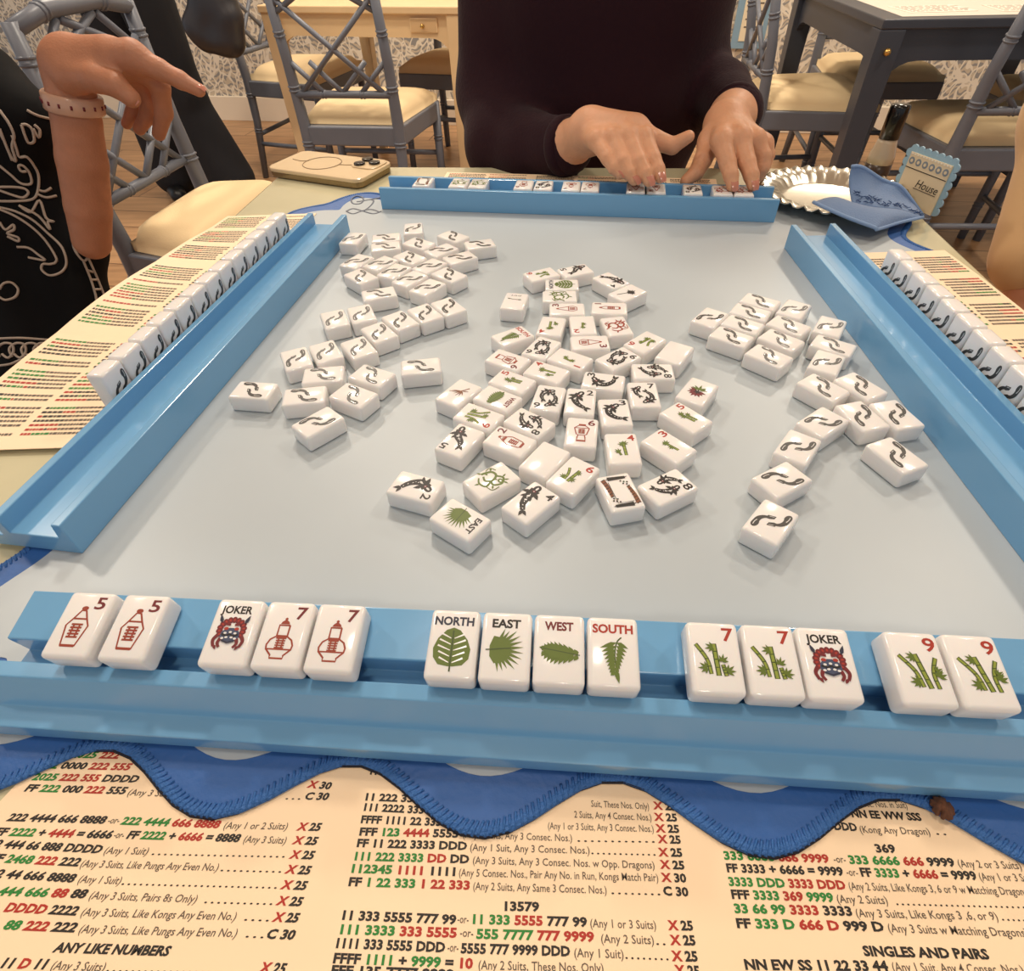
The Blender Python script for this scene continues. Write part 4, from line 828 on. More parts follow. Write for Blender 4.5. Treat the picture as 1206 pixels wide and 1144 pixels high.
# ------------------------------------------------------------------ chairs
def bamboo(mb, pts, r, rings=()):
    pts = [Vector(p) for p in pts]; mb.tube(pts, r, m_chair, 10)
    L = [0]
    for i in range(len(pts)-1): L.append(L[-1]+(pts[i+1]-pts[i]).length)
    for f in rings:
        d = f*L[-1]; i = max(k for k in range(len(L)) if L[k] <= d+1e-9); i = min(i, len(pts)-2); t = (d-L[i])/(L[i+1]-L[i]); p = pts[i].lerp(pts[i+1], t); q = r[i]+(r[i+1]-r[i])*t if isinstance(r, list) else r; e = (pts[i+1]-pts[i]).normalized()
        for s in (-.006, .006): mb.tube([p+e*(s-.0035), p+e*(s-.0015), p+e*(s+.0015), p+e*(s+.0035)], [q*1.0, q*1.16, q*1.16, q*1.0], m_chair, 10)
def make_chair(loc, rz, label, H=.88, d=.20, lean=.045):
    t = tag(empty('bamboo_chair', (loc[0], loc[1], 0), rz), label, 'chair', 'blue-grey bamboo-style chairs')
    wb, wf, sh = .18, .222, .43
    for sx in (-1, 1):
        b = MB(); bamboo(b, [(sx*(wb+.01), -d-.05, 0), (sx*wb, -d-.012, .26), (sx*wb, -d, sh), (sx*wb, -d-.015, .62), (sx*(wb-.005), -d-.015-lean, H)], [.015, .018, .021, .018, .015], (.25, .42, .62, .8, .93)); b.build('back_post', t)
        b = MB(); bamboo(b, [(sx*wf, d-.02, sh), (sx*wf, d-.01, 0)], [.018, .015], (.3, .7)); b.build('front_leg', t)
        b = MB(); bamboo(b, [(sx*(wb+.004), -d-.03, .16), (sx*wf, d-.012, .16)], .010); b.build('side_stretcher', t)
    b = MB(); bamboo(b, [(-wf, d-.012, .24), (wf, d-.012, .24)], .010); b.build('front_stretcher', t)
    b = MB(); bamboo(b, [(-wb, -d-.02, .20), (wb, -d-.02, .20)], .010); b.build('back_stretcher', t)
    b = MB(); b.prism([(-wb-.012, -d-.012), (wb+.012, -d-.012), (wf+.014, d), (-wf-.014, d)], sh-.065, sh-.002, m_chair); b.build('seat_frame', t, bevel=.005)
    g = []; n = 12
    for i in range(n+1):
        v = i/n; hw = (wb-.002)+(wf+.008-wb)*v; row = []
        for j in range(n+1):
            u = j/n*2-1; e = (1-abs(u)**6)*(1-abs(2*v-1)**6); row.append((hw*u, -d+.02+(2*d-.018)*v, sh-.001+.022+.036*max(0, e)**.5))
        g.append(row)
    c = MB(); k = n+1; vs = [p for r in g for p in r]; fs = [(i*k+j, i*k+j+1, (i+1)*k+j+1, (i+1)*k+j) for i in range(n) for j in range(n)]
    edge = list(range(k))+[i*k+k-1 for i in range(1, k)]+[(k-1)*k+j for j in range(k-2, -1, -1)]+[i*k for i in range(k-2, 0, -1)]
    o = len(vs); vs2 = [(vs[q][0], vs[q][1], sh-.001) for q in edge]; m = len(edge); fs += [(edge[(i+1) % m], edge[i], o+i, o+(i+1) % m) for i in range(m)]; fs.append(tuple(o+i for i in range(m)))
    c.add(vs+vs2, fs, m_cush, True); c.build('seat_cushion', t)
    yb = lambda z: -d-.015-lean*max(0, (z-.62)/.26)
    P = lambda x, z: (x, yb(z), z)
    b = MB(); bamboo(b, [P(-wb, .53), P(wb, .53)], .012, (.3, .7)); b.build('bottom_rail', t)
    b = MB(); bamboo(b, [P(-wb+.005, H-.012), P(-.08, H+.008), P(.08, H+.008), P(wb-.005, H-.012)], [.015, .016, .016, .015], (.25, .75)); b.build('top_rail', t)
    b = MB(); zb, zt = .535, H-.01; zm = (zb+zt)/2; r = .0085
    for s in (-1, 1):
        bamboo(b, [P(s*wb, zb+.22), P(-s*.05, zt)], r); bamboo(b, [P(s*(wb-.03), zb), P(-s*(wb-.02), zb+.26)], r)
        bamboo(b, [P(s*.07, zb), P(s*wb, zb+.1)], r); bamboo(b, [P(s*.06, zt), P(s*wb, zt-.1)], r); bamboo(b, [P(s*.1, zb+.09), P(s*.0, zb)], r)
    b.build('back_lattice', t); return t
def rot(deg): return R(deg)
ROOM = math.degrees(WYAW)
def face(dx, dy): return math.atan2(dy, dx)-math.pi/2
# cream table and its chairs
TXY = Vector((-.94, 2.963)); ce = Vector((math.cos(R(-17)), math.sin(R(-17)))); cn = Vector((-ce.y, ce.x))
def side_table(name, label, o, e, n, w, dpt, h, m, apron, legw0, legw1, drawer):
    c = o+e*w/2+n*dpt/2; t = tag(empty(name, (c.x, c.y, 0), math.atan2(e.y, e.x)), label, 'table')
    b = MB(); b.box((0, 0, h-.012), (w, dpt, .024), m); b.build('table_top', t, bevel=.004)
    b = MB()
    for s in (-1, 1):
        b.box((0, s*(dpt/2-.03), h-.024-apron/2), (w-.06, .022, apron), m); b.box((s*(w/2-.03), 0, h-.024-apron/2), (.022, dpt-.06, apron), m)
        # curved brackets where apron meets leg
        for s2 in (-1, 1):
            for ax in (0, 1):
                pts = [(0, 0), (.09, 0)]+[(.09-.09*math.sin(a), -.09+.09*math.cos(a)) for a in [R(90*i/6) for i in range(1, 7)]]
                hw = (w if ax == 0 else dpt)/2-.05; off = s2*((dpt if ax == 0 else w)/2-.03)
                M = Matrix.Translation((0, 0, h-.024-apron)) @ (Matrix.Rotation(0 if ax == 0 else R(90), 4, 'Z')) @ Matrix.Translation((-s*hw, off if ax == 0 else -off, 0)) @ Matrix.Scale(s, 4, (1, 0, 0)) @ Matrix.Rotation(R(90), 4, 'X')
                b.prism(pts if s > 0 else pts[::-1], -.011, .011, m, M)
    b.build('apron', t)
    for sx in (-1, 1):
        for sy in (-1, 1):
            b = MB(); x, y = sx*(w/2-.035), sy*(dpt/2-.035); vs = []
            for z, q in ((h-.024, legw0), (h-.024-apron, legw0), (0, legw1)):
                for a, c2 in ((-1, -1), (1, -1), (1, 1), (-1, 1)): vs.append((x+a*q/2, y+c2*q/2, z))
            fs = [(3, 2, 1, 0), (8, 9, 10, 11)]+[(k*4+i, k*4+(i+1) % 4, k*4+4+(i+1) % 4, k*4+4+i) for k in (0, 1) for i in range(4)]
            b.add(vs, [f[::-1] for f in fs], m); b.build('leg', t, bevel=.003)
    return t
ct = side_table('cream_table', 'cream wooden game table with a small drawer in the back of the room', TXY, ce, cn, .85, .85, .735, m_cream, .072, .06, .038, True)
b = MB(); b.box((.265, -.407, .678), (.11, .012, .044), m_cream); dr = b.build('drawer', ct, bevel=.002)
b = MB(); b.box((.265, -.4115, .678), (.103, .004, .037), mat('cream_dark', (205, 172, 128), .5)); b.build('drawer_panel', dr)
b = MB(); b.lathe([(.004, 0), (.004, .008), (.008, .012), (.006, .018)], mat('brass', (200, 160, 90), .3, metal=.8), 14, M=Matrix.Translation((.265, -.414, .677)) @ Matrix.Rotation(R(90), 4, 'X')); b.build('knob', dr)
m_dark = mat('navy_grey_paint', (58, 62, 72), .35)
de = Vector((math.cos(R(-6)), math.sin(R(-6)))); dn = Vector((-de.y, de.x)); DXY = Vector((1.111, 2.10))
dt = side_table('dark_table', 'dark navy game table with papers on it at the right', DXY, de, dn, .95, .95, .735, m_dark, .077, .072, .05, False)
for sx, sy, rx in ((-.352, -.431, 90),):
    b = MB(); b.lathe([(.005, 0), (.006, .006), (.010, .010), (.008, .018), (.002, .021)], mat('brass', (200, 160, 90), .3, metal=.8), 14, M=Matrix.Translation((-.440, -.4725, .660)) @ Matrix.Rotation(R(90), 4, 'X')); b.build('knob', dt)
dc = DXY+de*.475+dn*.475
pm = MB(); pm.prism([(-.41, -.43), (.42, -.42), (.42, .42), (-.41, .42)], .7353, .7363, mat('table_pad', (214, 204, 190), .6)); pmo = pm.build('table_pad', None, (dc.x, dc.y, 0), math.atan2(de.y, de.x)); tag(pmo, 'pale printed pad covering the top of the dark navy table', 'table pad')
rnd = random.Random(9)
PLB = ['sheet of paper nearest the left corner of the dark table', 'sheet of paper in the middle front of the dark table', 'sheet of paper on the right front of the dark table', 'sheet of paper toward the back of the dark table']
for (x, y, a), lb in zip(((-.27, -.28, .1), (0, -.30, -.05), (.25, -.24, .15), (-.02, .12, .2)), PLB):
    p = dc+de*x+dn*y; b = MB(); b.box((0, 0, 0), (.2, .15, .0008), mat('white_sheet', (236, 226, 210), .6)); o = b.build('paper_sheet', None, (p.x, p.y, .7369), math.atan2(de.y, de.x)+a); tag(o, lb, 'paper', 'papers on the dark table')
    b = MB()
    for i in range(7):
        x0 = -.09; 
        while x0 < .08: w = rnd.uniform(.01, .03); b.box((x0+w/2, .06-i*.019, .0005), (w, .006, .0002), c_grey); x0 += w+.006
    b.build('printed_text', o)
ch = [((-.515, 2.66), face(.17, .98), 'blue-grey bamboo chair seen from behind in front of the cream table'),
      ((-.95, 3.46), face(ce.x, ce.y), 'blue-grey bamboo chair at the left side of the cream table'),
      ((-.20, 3.52), face(-cn.x, -cn.y), 'blue-grey bamboo chair at the far side of the cream table'),
      ((.12, 2.98), face(-ce.x, -ce.y), 'blue-grey bamboo chair tucked under the right side of the cream table'),
      ((1.19, 2.66), face(de.x, de.y), 'blue-grey bamboo chair at the left side of the dark table'),
      ((1.60, 2.16), face(dn.x, dn.y), 'blue-grey bamboo chair seen from behind at the near side of dark table'),
      ((1.64, 3.08), face(-dn.x, -dn.y), 'blue-grey bamboo chair at the far side of the dark table'),
      ((2.10, 2.50), face(-de.x, -de.y), 'blue-grey bamboo chair at the right side of the dark table'),
      ((-.76, 1.557), face(.98, -.19), 'empty blue-grey bamboo chair at left beyond the pointing hand')]
for l, rz, lb in ch: make_chair(l, rz, lb, **(dict(d=.11, lean=.0, H=.86) if 'pointing' in lb else {}))
# framed notice on the wall
wx = 1.36; wp = WA+WE*((wx-WA.x)/WE.x)
sg = tag(empty('wall_notice', (wp.x, wp.y, 0), WYAW), 'cream notice in a blue frame on the papered wall, right of the seated player', 'notice')
b = MB(); b.box((0, -.010, .62), (.17, .018, .44), mat('frame_blue', (136, 166, 186), .5)); b.build('frame', sg, bevel=.003)
b = MB(); b.box((.005, -.0205, .62), (.11, .003, .37), mat('notice_cream', (238, 222, 190), .6)); b.build('sheet', sg)
b = MB()
for i in range(9): b.box((.005, -.0225, .76-i*.033), (.08, .001, .006), c_grey)
b.build('printed_lines', sg)
# ------------------------------------------------------------------ people
V3 = lambda px, py, Y: aty(px, py, Y)
def limb(spec, k): return chain([V3(*s[:3]) for s in spec], [s[3] for s in spec], k)
m_sweater = mat('maroon_knit', (42, 18, 26), .9, spec=.2, sheen=.05, bump=.3, bscale=260)
m_dress = mat('black_dress', (9, 8, 10), .85, spec=.2)
m_whitethread = mat('white_embroidery', (176, 160, 146), .8)
m_trouser = mat('black_trousers', (16, 17, 24), .85)
m_bag = mat('dark_leather_bag', (44, 42, 46), .4)
m_tan = mat('tan_sleeve', (212, 172, 124), .85, sheen=.2)
m_shoe = mat('black_shoe', (12, 12, 14), .4)
# --- the player across the table
def nail_at(tip, prev, r, parent, upv=(0, -.35, .94)):
    d = (tip-prev).normalized(); u = Vector(upv); u = (u-d*u.dot(d)).normalized(); s = d.cross(u)
    b = MB(); M = Matrix(((d.x, s.x, u.x, 0), (d.y, s.y, u.y, 0), (d.z, s.z, u.z, 0), (0, 0, 0, 1)))
    vs = []; fs = []
    for i in range(5):
        for j in range(5):
            x = (i/4-.5)*r*1.9; y = (j/4-.5)*r*1.25*(1-.35*(i/4)**3); q = Vector((x+r*.28, y, r*.97-((y/r)**2)*r*.45-max(0, x/r)**2*r*.4)); vs.append(tip+(M.to_3x3() @ q))
    for i in range(4):
        for j in range(4): fs.append((i*5+j, (i+1)*5+j, (i+1)*5+j+1, i*5+j+1))
    b.add(vs, fs, m_nail, True); return b.build('fingernail', parent)
dy = -.014
H1 = [ # thumb, index, middle, ring, little
 [(748, 152, .775, .0135), (771, 165, .750, .0115), (792, 172, .742, .0095), (811, 161, .738, .0070)],
 [(758, 163, .742, .0115), (769, 187, .716, .0094), (775, 200, .705, .0083), (778, 209, .698, .0066)],
 [(740, 162, .742, .0120), (752, 190, .712, .0098), (760, 204, .701, .0086), (764, 213, .695, .0068)],
 [(721, 163, .743, .0115), (734, 190, .714, .0094), (742, 204, .704, .0083), (747, 212, .699, .0066)],
 [(703, 165, .748, .0108), (716, 186, .722, .0085), (724, 198, .712, .0076), (730, 205, .707, .0060)]]
pr = []
for P in H1: pr += limb([(a, b_, c+dy, r*.93) for a, b_, c, r in P], .0018)
for P in H1[1:]: pr += limb([(692, 155, .800+dy, .017), (P[0][0], P[0][1], P[0][2]+dy, P[0][3]*.98)], .005)
pr += limb([(694, 152, .795+dy, .019), (748, 152, .775+dy, .0135)], .012) + limb([(700, 150, .792+dy, .018), (735, 150, .765+dy, .014)], .012)
pr += limb([(640, 176, .850, .030), (668, 172, .82, .0255), (692, 158, .800+dy, .022)], .016)
hand1 = sdf_mesh('hand_a', pr, .0016, m_skin)
dy2 = -.030
H2 = [
 [(838, 166, .785, .0135), (828, 188, .760, .0110), (820, 203, .748, .0092), (808, 213, .742, .0070)],
 [(850, 166, .748, .0118), (857, 192, .724, .0096), (861, 207, .712, .0084), (863, 219, .704, .0066)],
 [(871, 163, .748, .0122), (880, 192, .724, .0098), (885, 207, .712, .0086), (887, 218, .704, .0068)],
 [(889, 165, .757, .0114), (899, 184, .744, .0090), (898, 198, .738, .0080), (893, 208, .738, .0064)],
 [(899, 170, .772, .0104), (904, 183, .766, .0084), (901, 194, .762, .0074), (896, 202, .760, .0058)]]
pr = []
for P in H2: pr += limb([(a, b_, c+dy2, r*.95) for a, b_, c, r in P], .0018)
for P in H2[1:]: pr += limb([(856, 146, .812+dy2, .018), (P[0][0], P[0][1], P[0][2]+dy2, P[0][3]*1.0)], .006)
pr += limb([(850, 148, .812+dy2, .018), (838, 166, .785+dy2, .0135)], .012)
pr += limb([(868, 128, .88, .028), (862, 138, .845, .0262), (856, 146, .812+dy2, .022)], .014)
hand2 = sdf_mesh('hand_b', pr, .0016, m_skin)
TY = 1.04
core = [(Vector((.135, TY+.03, .50)), Vector((.14, TY, .98)), .10, .085, .05), (Vector((.14, TY, .98)), Vector((.145, TY+.01, 1.12)), .06, .055, .03), (Vector((.06, TY, 1.03)), Vector((.22, TY, 1.02)), .055, .055, .04)]
pE1, pE2 = V3(594, 172, .93), V3(820, 95, 1.02)
pS1, pS2 = Vector((.018, 1.04, 1.03)), Vector((.262, 1.05, 1.02))
core += chain([pS1, V3(586, 110, 1.0), pE1, V3(625, 178, .885), V3(640, 176, .850)], [.036, .034, .032, .030, .028], .008) + chain([pS2, V3(806, 50, 1.03), pE2, V3(866, 130, .875)], [.036, .034, .031, .026], .008)
# head and neck above the frame
hd = Vector((.15, 1.0, 1.24))
core += [(Vector((.145, TY+.01, 1.08)), Vector((.15, TY-.01, 1.17)), .05, .048, .02), (hd+Vector((0, .03, .03)), hd+Vector((0, -.0, -.03)), .083, .07, .03), (hd+Vector((0, -.055, -.02)), hd+Vector((0, -.075, -.028)), .02, .012, .012), (hd+Vector((0, -.03, -.085)), hd+Vector((0, -.045, -.09)), .035, .03, .03)]
for s in (-1, 1): core.append((hd+Vector((s*.082, .02, .0)), hd+Vector((s*.085, .03, -.03)), .014, .010, .006))
body = join_meshes('player_body', [sdf_mesh('c', core, .008, m_skin), hand1, hand2])
pl_ = tag(link('person', body), 'person in a dark maroon sweater seated across the table, both hands on the far rack', 'person')
for H, d_ in ((H1, dy), (H2, dy2)):
    for P in H[1:] if H is H1 else H[1:3]: nail_at(V3(P[3][0], P[3][1], P[3][2]+d_), V3(P[2][0], P[2][1], P[2][2]+d_), P[3][3], pl_)
# knitted sweater
sw = [(Vector((.13, TY+.02, .56)), Vector((.13, TY, .78)), .125, .115, .06), (Vector((.17, TY+.02, .56)), Vector((.17, TY, .78)), .125, .115, .06),
      (Vector((.09, TY, .80)), Vector((.07, TY, 1.0)), .115, .105, .06), (Vector((.20, TY, .80)), Vector((.22, TY, 1.0)), .115, .105, .06), (Vector((.02, TY, 1.04)), Vector((.27, TY, 1.03)), .075, .075, .05), (Vector((.145, TY, 1.08)), Vector((.147, TY, 1.12)), .068, .062, .03),
      (Vector((.10, TY-.03, .93)), Vector((.20, TY-.03, .93)), .10, .10, .05)]
sw += chain([pS1+Vector((.0, 0, 0)), V3(586, 110, 1.0), pE1+Vector((.0, 0, 0))], [.062, .056, .053], .02)
sw += chain([pE1, V3(625, 178, .885), V3(668, 173, .822)], [.053, .045, .0335], .015)
sw += chain([pS2, V3(806, 50, 1.03), pE2], [.058, .052, .047], .02) + chain([pE2, V3(846, 112, .95), V3(867, 133, .866)], [.047, .040, .0335], .015)
swo = link('sweater', sdf_mesh('sweater', sw, .006, m_sweater), pl_)
for a, c, r in ((V3(664, 173.4, .8255), V3(670, 172.6, .8195), .0348), (V3(866, 132, .870), V3(864.6, 134.5, .862), .0335)):
    b = MB(); d = (c-a)
    b.tube([a-d*.4, a, c, c+d*.4], [r*.97, r*1.02, r*1.02, r*.95], m_sweater, 24); b.build('cuff', swo)
m_hair = mat('brown_hair', (70, 48, 36), .6)
link('hair', sdf_mesh('hair', [(hd+Vector((0, .045, .05)), hd+Vector((0, .05, -.04)), .092, .085, .03), (hd+Vector((-.06, .03, .0)), hd+Vector((-.07, .04, -.12)), .04, .03, .03), (hd+Vector((.06, .03, .0)), hd+Vector((.07, .04, -.12)), .04, .03, .03)], .008, m_hair), pl_)
# --- the player at the left, pointing
H3 = [
 [(82, 88, .885, .0180), (112, 92, .868, .0155), (136, 100, .860, .0135), (154, 115, .858, .0110)],
 [(156, 66, .885, .0150), (188, 82, .880, .0118), (212, 94, .876, .0100), (234, 106, .872, .0078)],
 [(166, 76, .905, .0150), (188, 102, .905, .0122), (193, 132, .912, .0108), (187, 158, .918, .0085)],
 [(160, 84, .930, .0140), (176, 112, .935, .0115), (174, 136, .940, .0100), (164, 152, .940, .0080)],
 [(148, 88, .950, .0130), (160, 116, .955, .0100), (156, 134, .955, .0088), (149, 146, .955, .0070)]]
pr = []
for P in H3: pr += limb(P, .004)
for P in H3[1:]: pr += limb([(84, 72, .905, .024), (P[0][0], P[0][1], P[0][2], P[0][3]*1.1)], .012)
pr += limb([(88, 80, .90, .024), (130, 66, .895, .019)], .014) + limb([(76, 80, .90, .026), (84, 90, .885, .018)], .012)
pr += limb([(108, 284, .885, .0255), (104, 245, .888, .0290), (97, 190, .893, .0305), (90, 140, .897, .0285), (86, 118, .899, .0280), (80, 92, .902, .0275), (84, 74, .905, .0240)], .003)
sh = Vector((-.80, 1.04, .86))
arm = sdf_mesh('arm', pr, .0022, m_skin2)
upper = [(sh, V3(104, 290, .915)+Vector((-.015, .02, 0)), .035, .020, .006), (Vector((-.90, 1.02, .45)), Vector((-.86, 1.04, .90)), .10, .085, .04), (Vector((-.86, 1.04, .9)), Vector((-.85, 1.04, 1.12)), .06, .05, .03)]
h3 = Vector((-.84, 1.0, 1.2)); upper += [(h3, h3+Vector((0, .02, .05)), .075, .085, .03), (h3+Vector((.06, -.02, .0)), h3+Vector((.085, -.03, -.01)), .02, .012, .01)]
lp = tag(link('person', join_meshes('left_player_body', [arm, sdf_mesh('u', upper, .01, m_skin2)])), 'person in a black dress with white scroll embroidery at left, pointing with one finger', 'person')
link('hair', sdf_mesh('hair', [(h3+Vector((-.03, .03, .05)), h3+Vector((-.03, .03, -.1)), .09, .07, .03)], .01, m_hair), lp)
nail_at(V3(154, 115, .858), V3(136, 100, .860), .0085, lp, (.3, -.9, .3)); nail_at(V3(234, 106, .872), V3(212, 94, .876), .0078, lp, (0, -.2, 1))
dr_ = [(V3(-30, 150, 1.0), V3(-40, 300, .98), .10, .12, .05), (V3(-10, 250, .96), V3(-10, 420, .93), .085, .13, .05), (V3(20, 300, .93), V3(60, 420, .85), .07, .075, .04), (V3(-20, 90, 1.0), V3(28, 145, .965), .045, .042, .03), (V3(28, 145, .965), V3(34, 250, .95), .040, .05, .03),
       (V3(40, 260, .94), V3(84, 330, .90), .045, .040, .03), (V3(84, 330, .90), V3(112, 400, .86), .040, .05, .03), (sh, V3(90, 292, .925), .062, .044, .02), (Vector((-.86, 1.04, .92)), Vector((-.84, 1.04, 1.0)), .10, .08, .04), (V3(-20, 420, .93), V3(60, 560, .75), .12, .11, .05), (V3(-20, 420, .93), V3(-20, 600, .8), .12, .12, .05)]
dme = sdf_mesh('dress', dr_, .006, m_dress); dress = link('dress', dme, lp)
bv = BVHTree.FromPolygons([v.co for v in dme.vertices], [p.vertices for p in dme.polygons])
def on_surface(pts, bvh, off=.0012):
    out = []; o = Vector((0, 0, CAM_Z))
    for x, y in pts:
        p = aty(x, y, 1.0); d = (p-o).normalized(); h = bvh.ray_cast(o, d)
        if h[0] is not None: out.append(h[0]+h[1]*off)
    return out
def Z3(pts): return [(x/4.767, y/4.767) for x, y in pts]
def Z8(pts): return [(x/4.4, 200+y/4.4) for x, y in pts]
strokes = [Z3([(0, 620), (50, 690), (80, 760), (70, 820), (90, 900), (60, 870), (0, 720)]), Z3([(0, 740), (30, 800), (70, 900)]), Z3([(70, 760), (95, 840), (110, 880), (150, 880), (190, 930), (215, 990), (210, 1080), (180, 1120), (90, 1130), (0, 1130)]), Z3([(0, 930), (60, 980), (120, 1030), (175, 1030), (165, 970), (130, 930), (105, 930), (120, 960), (150, 960)]),
  Z3([(0, 1050), (80, 1050), (140, 1060), (160, 1085), (130, 1110), (70, 1095), (0, 1070)]), Z3([(210, 1065), (250, 1075), (285, 1055)]), Z3([(210, 1090), (260, 1110), (315, 1100)]), Z3([(120, 700), (150, 700), (180, 730), (190, 790), (160, 800), (140, 760), (120, 700)]), Z3([(150, 620), (210, 650), (290, 670)]), Z3([(190, 700), (220, 730), (215, 770), (185, 720)]),
  Z8([(0, 205), (80, 240), (170, 300), (240, 370), (290, 450), (290, 480), (260, 490), (225, 490), (220, 520), (260, 548), (320, 530), (345, 480), (320, 400), (250, 330), (170, 260), (80, 215), (0, 195)]), Z8([(100, 185), (160, 220), (205, 160), (240, 250), (280, 270), (250, 270), (260, 310), (200, 240), (100, 185)]),
  Z8([(0, 270), (30, 310), (70, 285), (75, 310), (40, 330), (95, 350), (95, 370), (40, 345)]), Z8([(90, 400), (150, 405), (200, 440), (235, 470), (150, 455)]), Z8([(0, 620), (20, 590), (60, 585), (95, 620), (80, 660), (30, 675), (0, 660)]),
  Z8([(395, 290), (420, 340), (465, 390), (455, 450), (430, 470), (390, 420), (380, 370), (395, 290)]), Z8([(425, 385), (445, 400), (435, 430), (410, 415), (425, 385)]), Z8([(430, 470), (465, 560), (490, 640), (500, 690)]), Z8([(455, 455), (500, 560), (540, 660)]), Z8([(450, 520), (480, 530)]), Z8([(465, 570), (500, 570)]), Z8([(480, 620), (520, 620)]),
  Z8([(0, 875), (100, 872), (200, 878), (290, 885)]), Z8([(0, 1015), (60, 1005), (110, 985), (200, 960)])]
for i in range(6):
    x = 5+i*62; strokes.append(Z8([(x, 970), (x-15, 930), (x+15, 900), (x+60, 905), (x+68, 945), (x+40, 975), (x+10, 955)]))
b = MB()
for s in strokes:
    pts = on_surface([(p.x, p.y) for p in px_curve([(x, y, 0) for x, y in s], 5)], bv)
    run = []
    for q in pts:
        if run and (q-run[-1]).length > .03:
            if len(run) > 2: b.tube(run, .0019, m_whitethread, 5)
            run = []
        run.append(q)
    if len(run) > 2: b.tube(run, .0019, m_whitethread, 5)
b.build('embroidery', dress)
m_brace = mat('pale_bracelet', (206, 164, 140), .25)
w0, w1 = V3(89.2, 132, .898), V3(84, 110, .900); d = w1-w0
b = MB(); b.tube([w0, w0+d*.1, w0+d*.9, w1], [.0325, .0342, .0342, .0325], m_brace, 28); br_ = b.build('bracelet', lp)
b = MB(); ax = d.normalized(); s1 = ax.cross(Vector((0, 1, 0))).normalized(); s2 = s1.cross(ax)
for i in range(16):
    a = 2*math.pi*i/16; c = w0+d*.5+(s1*math.cos(a)+s2*math.sin(a))*.0342; b.tube([c-ax*.0022, c+ax*.0022], .0014, m_maroon, 6)
b.build('studs', br_)
# --- the standing person behind, legs and bag in view
ft = Vector((-1.30, 3.02, 0))
def PV(px, py, Y): return V3(px, py, Y)
hip = V3(195, -40, 2.95)
bodyp = [(Vector((-1.33, 3.03, .05)), Vector((-1.40, 3.02, .45)), .035, .055, .02), (Vector((-1.39, 3.02, .45)), Vector((-1.40, 3.0, .9)), .06, .085, .03), (Vector((-1.62, 3.12, .05)), Vector((-1.60, 3.1, .9)), .04, .085, .03),
         (Vector((-1.33, 3.03, .05)), Vector((-1.24, 2.93, .03)), .034, .028, .01), (Vector((-1.62, 3.12, .05)), Vector((-1.56, 3.02, .03)), .034, .028, .01),
         (Vector((-1.54, 3.05, .95)), Vector((-1.55, 3.05, 1.30)), .13, .14, .06), (Vector((-1.70, 3.08, 1.38)), Vector((-1.38, 3.02, 1.38)), .06, .06, .05), (Vector((-1.55, 3.05, 1.4)), Vector((-1.55, 3.03, 1.58)), .06, .055, .03), (Vector((-1.55, 3.0, 1.62)), Vector((-1.55, 3.02, 1.68)), .08, .09, .03),
         (Vector((-1.36, 3.02, 1.38)), Vector((-1.33, 2.98, 1.10)), .05, .04, .02), (Vector((-1.33, 2.98, 1.10)), Vector((-1.28, 2.86, .92)), .04, .03, .02), (Vector((-1.72, 3.08, 1.38)), Vector((-1.76, 3.1, .9)), .05, .03, .02)]
sp_ = tag(link('person', sdf_mesh('standing_body', bodyp, .008, m_skin)), 'person in wide black trousers standing in the back left of the room', 'person')
tr = [(Vector((-1.29, 3.02, .10)), Vector((-1.37, 3.02, .45)), .11, .08, .03), (Vector((-1.37, 3.02, .45)), Vector((-1.39, 3.0, .92)), .085, .12, .04), (Vector((-1.60, 3.13, .10)), Vector((-1.59, 3.1, .50)), .10, .09, .03), (Vector((-1.59, 3.1, .50)), Vector((-1.60, 3.1, .92)), .09, .11, .04), (Vector((-1.47, 3.03, .95)), Vector((-1.60, 3.05, .95)), .12, .12, .05)]
link('trousers', sdf_mesh('trousers', tr, .008, m_trouser), sp_)
tp = [(Vector((-1.48, 3.03, .98)), Vector((-1.46, 3.03, 1.30)), .135, .12, .06), (Vector((-1.62, 3.06, .98)), Vector((-1.64, 3.06, 1.30)), .135, .12, .06), (Vector((-1.70, 3.08, 1.38)), Vector((-1.38, 3.02, 1.38)), .08, .08, .05), (Vector((-1.36, 3.02, 1.38)), Vector((-1.33, 2.98, 1.12)), .066, .055, .02), (Vector((-1.72, 3.08, 1.38)), Vector((-1.75, 3.1, 1.0)), .066, .05, .02)]
link('black_top', sdf_mesh('black_top', tp, .01, m_trouser), sp_)
link('hair', sdf_mesh('hair', [(Vector((-1.55, 3.06, 1.7)), Vector((-1.55, 3.08, 1.55)), .095, .08, .03)], .01, m_hair), sp_)
for x, y in ((-1.27, 2.96), (-1.585, 3.05)):
    link('shoe', sdf_mesh('shoe', [(Vector((x-.035, y+.06, .042)), Vector((x+.03, y-.05, .036)), .041, .036, .02)], .006, m_shoe), sp_)
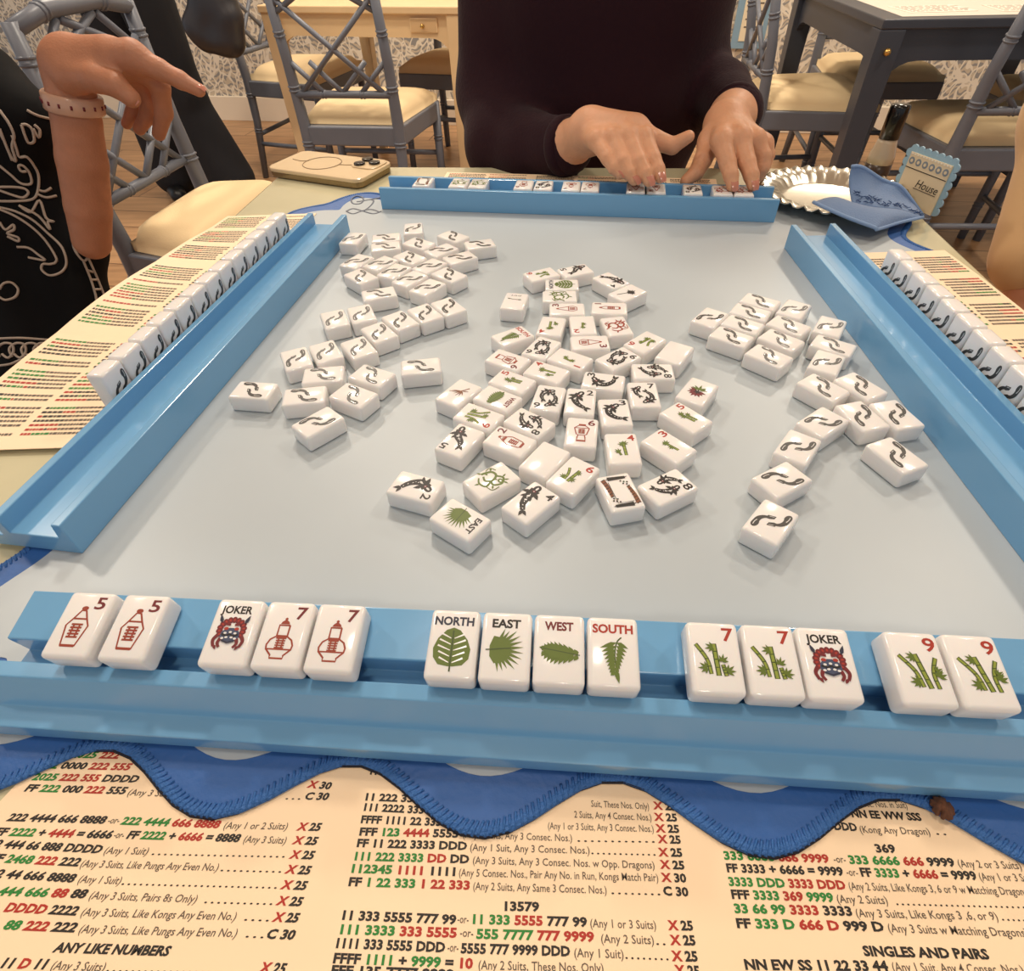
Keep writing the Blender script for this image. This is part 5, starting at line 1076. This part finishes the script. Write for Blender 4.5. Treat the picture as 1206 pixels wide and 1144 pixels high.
# handbag hanging at the hip
bc = V3(262, 20, 2.82)
bagpts = [(V3(245, 46, 2.80), V3(272, 48, 2.80), .045, .045, .03), (V3(232, -20, 2.82), V3(268, 20, 2.80), .055, .055, .04), (V3(232, 30, 2.80), V3(262, -30, 2.82), .05, .05, .04), (V3(268, 46, 2.80), V3(250, -40, 2.82), .05, .05, .04)]
bag = tag(link('handbag', sdf_mesh('handbag', bagpts, .006, m_bag)), 'dark grey leather handbag hanging beside the standing person', 'handbag')
b = MB(); b.tube([V3(236, -38, 2.82), Vector((-1.30, 2.88, 1.12)), Vector((-1.38, 2.99, 1.44)), Vector((-1.30, 2.90, 1.10)), V3(262, -40, 2.82)], .008, m_bag, 6); b.build('strap', bag)
# --- the player at the right: only a tan sleeve and a hand show
s0 = V3(1222, 306, .62); s1 = V3(1280, 130, .70); sR = Vector((.86, .80, .98))
arm3 = [(sR, s1, .05, .042, .02), (s1, s0, .036, .028, .02), (s0, V3(1216, 345, .60), .028, .024, .01), (Vector((.98, .72, .45)), Vector((.95, .76, .95)), .10, .09, .04), (Vector((.95, .76, .95)), Vector((.93, .76, 1.16)), .06, .05, .03), (Vector((.92, .74, 1.2)), Vector((.93, .76, 1.26)), .075, .085, .03)]
hp = V3(1216, 345, .60)
for i, (ox, oy) in enumerate(((-.022, .012), (-.024, .002), (-.022, -.009), (-.018, -.019))):
    a = hp+Vector((ox*.5, oy, -.03)); arm3 += chain([a, a+Vector((-.012, 0, -.03)), a+Vector((-.008, .002, -.052))], [.0095, .0085, .007], .003)
arm3 += [(hp, hp+Vector((-.006, .0, -.035)), .022, .02, .01)] + chain([hp+Vector((-.01, -.01, -.01)), hp+Vector((-.03, -.02, -.03)), hp+Vector((-.035, -.018, -.05))], [.012, .010, .008], .004)
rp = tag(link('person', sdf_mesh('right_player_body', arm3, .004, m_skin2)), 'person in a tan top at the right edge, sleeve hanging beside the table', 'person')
sl = []
slv = [(Vector((.97, .74, .50)), Vector((.95, .76, .95)), .14, .12, .05), (Vector((.84, .79, .99)), Vector((1.05, .72, .99)), .075, .075, .04), (sR, s1, .066, .055, .03), (s1, V3(1224, 300, .622), .0465, .0455, .02)]
slo = link('tan_top', sdf_mesh('tan_top', slv, .005, m_tan), rp)
link('hair', sdf_mesh('hair', [(Vector((.95, .76, 1.28)), Vector((.98, .78, 1.14)), .09, .075, .03)], .01, m_hair), rp)
